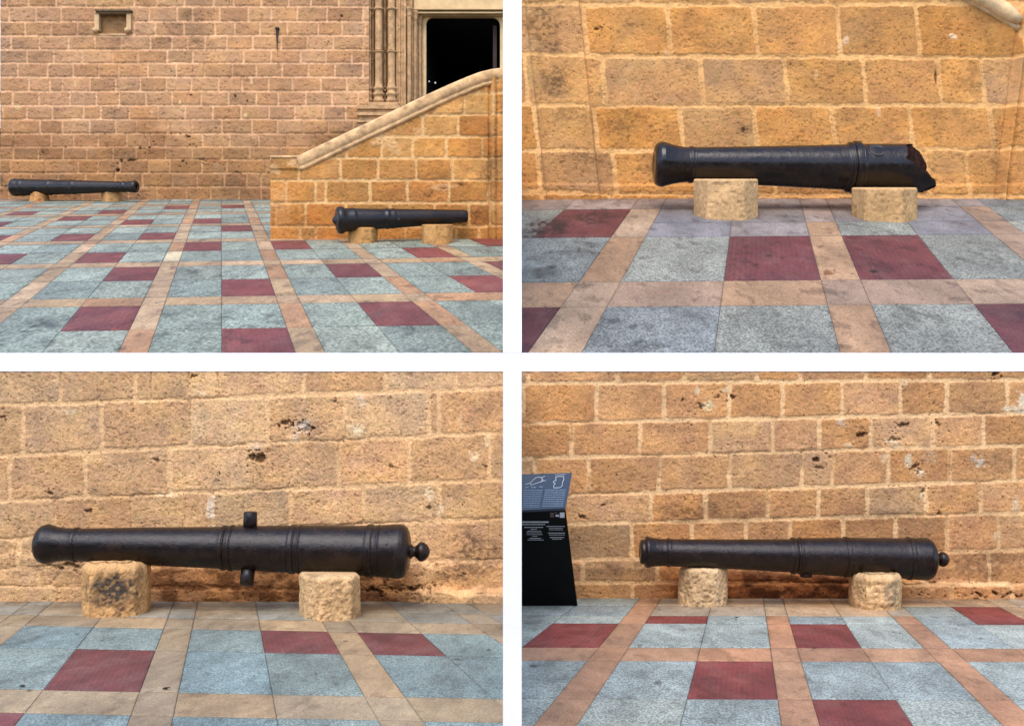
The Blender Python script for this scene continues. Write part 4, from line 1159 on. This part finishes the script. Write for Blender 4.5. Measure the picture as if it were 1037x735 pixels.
# ================================================================== stone blocks under the cannons
def block(C, xc, wpx, ytop, ybot, dep, label, c0, seed, chx=.24, chy=.30, yaw=0, rough=.6, top_r=1.5, stain=None, stain_c=None, taper=0, mat=None, top_irr=0.0, pits=.5, soft=2):
    """octagonal stone: width in px at its front, dep = depth in metres, ytop/ybot the pixel rows of its upper and lower front edge"""
    Yf = C.depth(ybot)
    k = Yf/FOC
    W = wpx*k/2
    D = dep/2
    cx_, cy_ = (xc-CX)*(Yf+D)/FOC, Yf+D
    yaw = yaw - math.degrees(math.atan((xc-CX)/FOC))
    zt = (CY-ytop)*k; zb = C.fz(Yf)-.04-abs(C.s)*0
    zb = min(C.fz(Yf), C.fz(Yf+dep))-.03
    corners = [(-W+2*W*chx, -D), (W-2*W*chx, -D), (W, -D+2*D*chy), (W, D-2*D*chy), (W-2*W*chx, D), (-W+2*W*chx, D), (-W, D-2*D*chy), (-W, -D+2*D*chy)]
    per = []
    for i in range(8):
        a, b_ = np.array(corners[i]), np.array(corners[(i+1) % 8])
        m = max(3, int(np.linalg.norm(b_-a)/(k*1.3)))
        for j in range(m): per.append(a+(b_-a)*j/m)
    per = np.array(per)
    # soften the arrises
    for _ in range(soft): per = .5*per+.25*(np.roll(per, 1, 0)+np.roll(per, -1, 0))
    n = len(per)
    hh = zt-zb
    nz = max(10, int(hh/(k*1.3)))
    tr = top_r*k
    rings = [(zb+(hh-tr-.6*k)*(i/(nz-1)), 1.0) for i in range(nz)]
    rings += [(zt-tr*(1-math.sin(a)), 1-(tr/W)*(1-math.cos(a))) for a in np.linspace(0, math.pi/2, 6)]
    rings += [(zt+.0*k, s_) for s_ in (.8, .6, .4, .2, .02)]
    rng = np.random.RandomState(seed)
    V, K = [], []
    c, s = math.cos(R(yaw)), math.sin(R(yaw))
    for ri, (z, sc_) in enumerate(rings):
        t = (z-zb)/hh
        p = per*sc_*(1-taper*t)
        ang = np.arctan2(per[:, 1]/D, per[:, 0]/W)
        u = np.cumsum(np.r_[0, np.hypot(*np.diff(per, axis=0).T)])/k
        zz = np.full(n, z/k)
        nn = (fbm(u*.08, zz*.08, seed, 4)-.5)*3.2*rough + (fbm(u*.35, zz*.35, seed+5, 3)-.5)*1.8*rough
        pn = fbm(u*.33+9, zz*.40, seed+7, 3, .6)
        pm = pits*sst(.60, .74, pn)
        if ri >= nz-1: pm = pm*.15
        f_ = 1+(nn-1.3*pm)*k/W
        q = p*f_[:, None]
        zo = z + top_irr*k*(fbm(u*.12, zz*0, seed+9, 3)-.5)*sst(.6, 1.0, np.array(t)) if ri < nz+6 else z + sc_*top_irr*k*(fbm(u*.12, zz*0, seed+9, 3)-.5)
        tl_ = (C.s if C.s < 0 else .58*C.s)*(q[:, 0]*s+q[:, 1]*c+D)*sst(.3, .9, np.array(min(t, 1.)))
        V.append(np.stack([q[:, 0]*c-q[:, 1]*s, q[:, 0]*s+q[:, 1]*c, zo+tl_], 1))
        cc = np.tile(c0, (n, 1))*(1+(fbm(u*.06, zz*.06, seed+2, 4)-.5)*.6)[:, None]*(1+(fbm(u*.5, zz*.5, seed+3, 2)-.5)*.5)[:, None]
        cc = cc*(1-.55*pm[:, None])
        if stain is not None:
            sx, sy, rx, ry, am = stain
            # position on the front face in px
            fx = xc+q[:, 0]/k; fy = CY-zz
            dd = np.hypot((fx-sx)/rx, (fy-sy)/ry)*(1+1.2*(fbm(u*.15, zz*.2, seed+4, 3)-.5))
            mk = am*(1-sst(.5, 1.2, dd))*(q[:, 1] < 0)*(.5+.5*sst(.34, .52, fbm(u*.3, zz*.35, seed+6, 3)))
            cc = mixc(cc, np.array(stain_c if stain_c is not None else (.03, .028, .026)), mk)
        K.append(cc)
    V, K = np.concatenate(V), np.concatenate(K)
    m = len(rings); F = []
    for i in range(m-1):
        for j in range(n):
            j2 = (j+1) % n
            F.append((i*n+j, i*n+j2, (i+1)*n+j2, (i+1)*n+j))
    F.append(tuple((m-1)*n+j for j in range(n)))
    # origin at the foot of the stone
    zf = C.fz(cy_)
    V[:, 2] -= zf
    o = make_mesh("stone_block", V, F, mat, None, K, smooth=True)
    o.location = (cx_, cy_, zf)
    return tag(o, label, "stone block", "stone blocks carrying the cannons")

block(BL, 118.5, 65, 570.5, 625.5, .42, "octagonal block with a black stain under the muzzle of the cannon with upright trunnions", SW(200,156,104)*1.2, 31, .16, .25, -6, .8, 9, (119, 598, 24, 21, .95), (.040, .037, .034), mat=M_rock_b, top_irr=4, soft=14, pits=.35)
block(BL, 333.5, 59, 584.5, 629.5, .42, "pitted block under the breech of the cannon with upright trunnions", SW(204,168,122)*1.25, 32, .22, .30, 8, .8, 4, (312, 580, 12, 6, .6), mat=M_rock_b, top_irr=2, pits=.6, soft=8)
block(BR, 712, 49.5, 576, 615.2, .34, "rough rounded block under the muzzle of the rusty cannon by the sign", SW(218,184,140)*1.1, 33, .26, .30, 0, 1.0, 4, None, mat=M_rock_br, top_irr=2, pits=.7, soft=22)
block(BR, 886, 49, 582, 618.8, .42, "rounded block with a grey streak under the breech of the rusty cannon by the sign", SW(212,174,126)*1.1, 34, .22, .25, 6, .9, 7, (897, 600, 8, 14, .6), (.10, .095, .09), mat=M_rock_br, top_irr=2, pits=.6, soft=18)
block(TR, 735, 65.5, 181.5, 223.6, 1.05, "smooth octagonal block under the flared muzzle of the broken cannon", SW(216,174,122), 35, .22, .25, 0, .34, 2.0, (728, 186, 14, 1.6, .4), mat=M_rock_tr, pits=.4, soft=5)
block(TR, 895.5, 65, 190.6, 225.6, 1.05, "smooth octagonal block under the snapped end of the broken cannon", SW(212,168,114), 36, .22, .27, 0, .34, 2.0, None, mat=M_rock_tr, pits=.4, soft=5)
block(TL, 40, 21, 194, 204.2, .55, "small low block under the breech of the distant cannon by the church wall", SW(186,134,82), 37, .25, .3, 0, .25, .8, None, taper=.22, mat=M_rock_tl)
block(TL, 113.4, 20.6, 192.8, 204.6, .55, "small block under the muzzle of the distant cannon by the church wall", SW(190,140,88), 38, .22, .3, 0, .25, .8, None, taper=.03, mat=M_rock_tl)
block(TL, 367.5, 29.5, 230.2, 247, .40, "block under the conical breech of the cannon below the stair parapet", SW(196,146,88), 39, .3, .35, 14, .25, .8, None, mat=M_rock_st)
block(TL, 443, 31, 227.2, 247.7, .40, "block under the muzzle of the cannon below the stair parapet", SW(200,150,92), 40, .3, .35, 14, .25, .8, None, mat=M_rock_st)

# ================================================================== black information sign, bottom right
M_sign = plain("black_sign_sheet", (.003, .003, .0035), .35, .05, .05, 0, .12)
M_gloss = plain("glossy_dark_sheet", (.028, .043, .064), .22, .05, .1, 0, .6)
M_ink = flat("white_print", (.55, .60, .62), .6)
M_ink2 = flat("grey_print", (.16, .22, .28), .6)
M_brown = flat("brown_print", (.07, .05, .045), .6)
Yk, Yb2, Yt2 = 4.95, BR.depth(613.8), 5.22
sign = empty("information_sign", px(556, 613.8, Yb2))
tag(sign, "black folded information sign with a sloping map panel", "sign")
sl_ = sign.location
def sheet(name, quad, mat, th=.012):
    """quad: four corners (tl,tr,br,bl); a sheet with thickness behind it"""
    q = [Vector(p)-sl_ for p in quad]
    nrm = (q[1]-q[0]).cross(q[3]-q[0]).normalized()
    if nrm.y < 0: nrm = -nrm
    b_ = [p+nrm*th for p in q]
    return MB().add(q+b_, [(0,3,2,1),(4,5,6,7),(0,1,5,4),(1,2,6,5),(2,3,7,6),(3,0,4,7)]).build(name, mat, sign), q, nrm
xL = 525.0
def planar(tl, tr, br, blp):
    n_ = (tr-tl).cross(br-tl); d_ = px(blp[0], blp[1], 1.0)
    return [tl, tr, br, d_*(tl.dot(n_)/d_.dot(n_))]
desk, qd, nd = sheet("map_panel", planar(px(xL,480.3,Yt2), px(579.2,478.4,Yt2), px(572.6,514.3,Yk), (xL,516.4)), M_gloss)
stand, qs, ns = sheet("stand", planar(px(xL,516.6,Yk+.004), px(572.6,514.6,Yk+.004), px(585,614.6,Yb2), (xL,613.6)), M_sign)
def on_plane(pts, quad, Ys_, off):
    """put pixel marks onto a sheet: intersect with its plane, then lift by off"""
    a = Vector(quad[0])+sl_; nrm = (Vector(quad[1])-Vector(quad[0])).cross(Vector(quad[3])-Vector(quad[0])).normalized()
    if nrm.y > 0: nrm = -nrm
    out = []
    for x, y in pts:
        d = px(x, y, 1.0)
        s_ = a.dot(nrm)/d.dot(nrm)
        out.append(d*s_+nrm*off-sl_)
    return out
def marks(name, rects, quad, mat, parent, off=.0015):
    b = MB()
    for r in rects:
        if len(r) == 4 and not isinstance(r[0], tuple):
            x0, y0, x1, y1 = r
            r = [(x0,y0),(x1,y0),(x1,y1),(x0,y1)]
        p = on_plane(r, quad, None, off)
        b.add(p, [tuple(range(len(p)))])
    o = b.build(name, mat)
    o.parent = parent
    return o
rng = np.random.RandomState(5)
def words(x0, x1, y, hgt, gap=.5, wmin=1.2, wmax=3.4):
    out, x = [], x0
    while x < x1:
        w_ = rng.uniform(wmin, wmax)
        out.append((x, y-hgt/2+rng.uniform(-.08,.08), min(x+w_, x1), y+hgt/2))
        x += w_+gap
    return out
def stroke(pts, w_):
    out = []
    for (xa_, ya_), (xb_, yb_) in zip(pts[:-1], pts[1:]):
        d = math.hypot(xb_-xa_, yb_-ya_) or 1
        ox, oy = -(yb_-ya_)/d*w_/2, (xb_-xa_)/d*w_/2
        out.append([(xa_+ox,ya_+oy),(xb_+ox,yb_+oy),(xb_-ox,yb_-oy),(xa_-ox,ya_-oy)])
    return out
z3 = lambda pts: [(525+x*.05786, 475+y*.05786) for x, y in pts]
mp_ = stroke(z3([(120,270),(205,245),(300,155),(350,140),(400,150),(465,125)]), .42) + stroke(z3([(205,245),(220,280),(330,245),(420,215),(480,195)]), .42) + stroke(z3([(400,150),(430,190),(400,215)]), .6)
mp_ += stroke(z3([(650,140),(700,130),(790,130),(795,180),(770,240),(765,300),(720,325),(620,330),(615,290),(650,250),(610,240),(620,210),(660,200),(650,140)]), .45)
mp_ += stroke(z3([(640,100),(820,95)]), .3) + stroke(z3([(280,110),(400,105)]), .25)
for a_, b_ in ((0, 11), (11, 23), (23, 24), (24, 25)):
    marks("map_outline", mp_[a_:b_], qd, M_ink, desk)
txt = []
for i in range(10):
    yy = 496.6+i*1.85
    txt += words(530.5-i*.1, 549.5-i*.35, yy, .75, .35) + words(552.2-i*.35, 573.0-i*.32, yy-.4, .75, .35)
txt += words(532, 535, 493.6, 1.2) + words(538, 542.5, 493.6, 1.2) + words(546, 550, 493, 1.2)
marks("printed_text", txt, qd, M_ink2, desk)
z4 = lambda x, y: (525+x*.06268, 505+y*.06268)
def zr(x0, y0, x1, y1): a, b_ = z4(x0, y0), z4(x1, y1); return (a[0], a[1], b_[0], b_[1])
L_ = []
for (x0, x1, y, h_) in [(60,490,370,26),(60,430,410,14),(95,400,455,14),(200,300,487,11),(140,365,515,9),(130,380,540,9),(130,390,570,9),(220,310,597,10),(180,365,632,13),(150,410,658,10),
                        (450,750,440,12),(490,720,470,9),(495,720,495,9),(480,750,548,14),(495,750,578,9),(505,740,618,13),(545,700,645,11)]:
    a = z4(x0, y); e = z4(x1, y)
    L_ += words(a[0], e[0], a[1], h_*.0627, .22, .6, 1.6)
marks("printed_text", L_, qs, flat("sign_lettering", (.42, .45, .46), .6), stand)
marks("logo", [zr(668,215,745,300)], qs, M_ink, stand)
marks("logo", [zr(600,252,655,282)], qs, M_ink, stand)
marks("logo", [zr(512,215,575,295), zr(580,212,630,232)], qs, M_brown, stand)

# ================================================================== a few dead leaves on the paving
M_leaf = plain("dead_leaf", (.035, .026, .02), .8, .004, .4, .3)
for i, (x, y, r_, a_, lab) in enumerate([(168.5, 699.3, 4.2, 35, "dark curled leaf on the sand coloured strip near the stained block"),
                                         (22.5, 697, 3.6, 170, "flat dark leaf on the grey slab left of the red slab"),
                                         (746, 626.6, 1.8, 20, "tiny dark leaf on the paving by the rough rounded block")]):
    C = BL if y > 640 and x < 510 else BR
    p = C.floor(x, y); k = p.y/FOC
    outl = [(-1,0),(-.55,.28),(0,.38),(.5,.22),(1,0),(.5,-.25),(0,-.36),(-.5,-.26)]
    v = [(q*r_*k, w_*r_*k*1.6, .006+.10*r_*k*abs(w_)*3) for q, w_ in outl] + [(-.5*r_*k, 0, .004), (0, 0, .003), (.5*r_*k, 0, .005)]
    f = [(0,1,8),(1,2,9,8),(2,3,10,9),(3,4,10),(4,5,10),(5,6,9,10),(6,7,8,9),(7,0,8)]
    v2 = v + [(a, b_, c_-.0012) for a, b_, c_ in v]
    m_ = len(v)
    f2 = f + [tuple(q+m_ for q in reversed(t)) for t in f] + [(j, j+m_, (j+1) % 8+m_, (j+1) % 8) for j in range(8)]
    o = make_mesh("leaf", v2, f2, M_leaf, None, smooth=False)
    o.location = p+Vector((0, 0, .004)); o.rotation_euler = (math.atan(C.s), 0, R(a_))
    tag(o, lab, "leaf", "dead leaves on the paving")
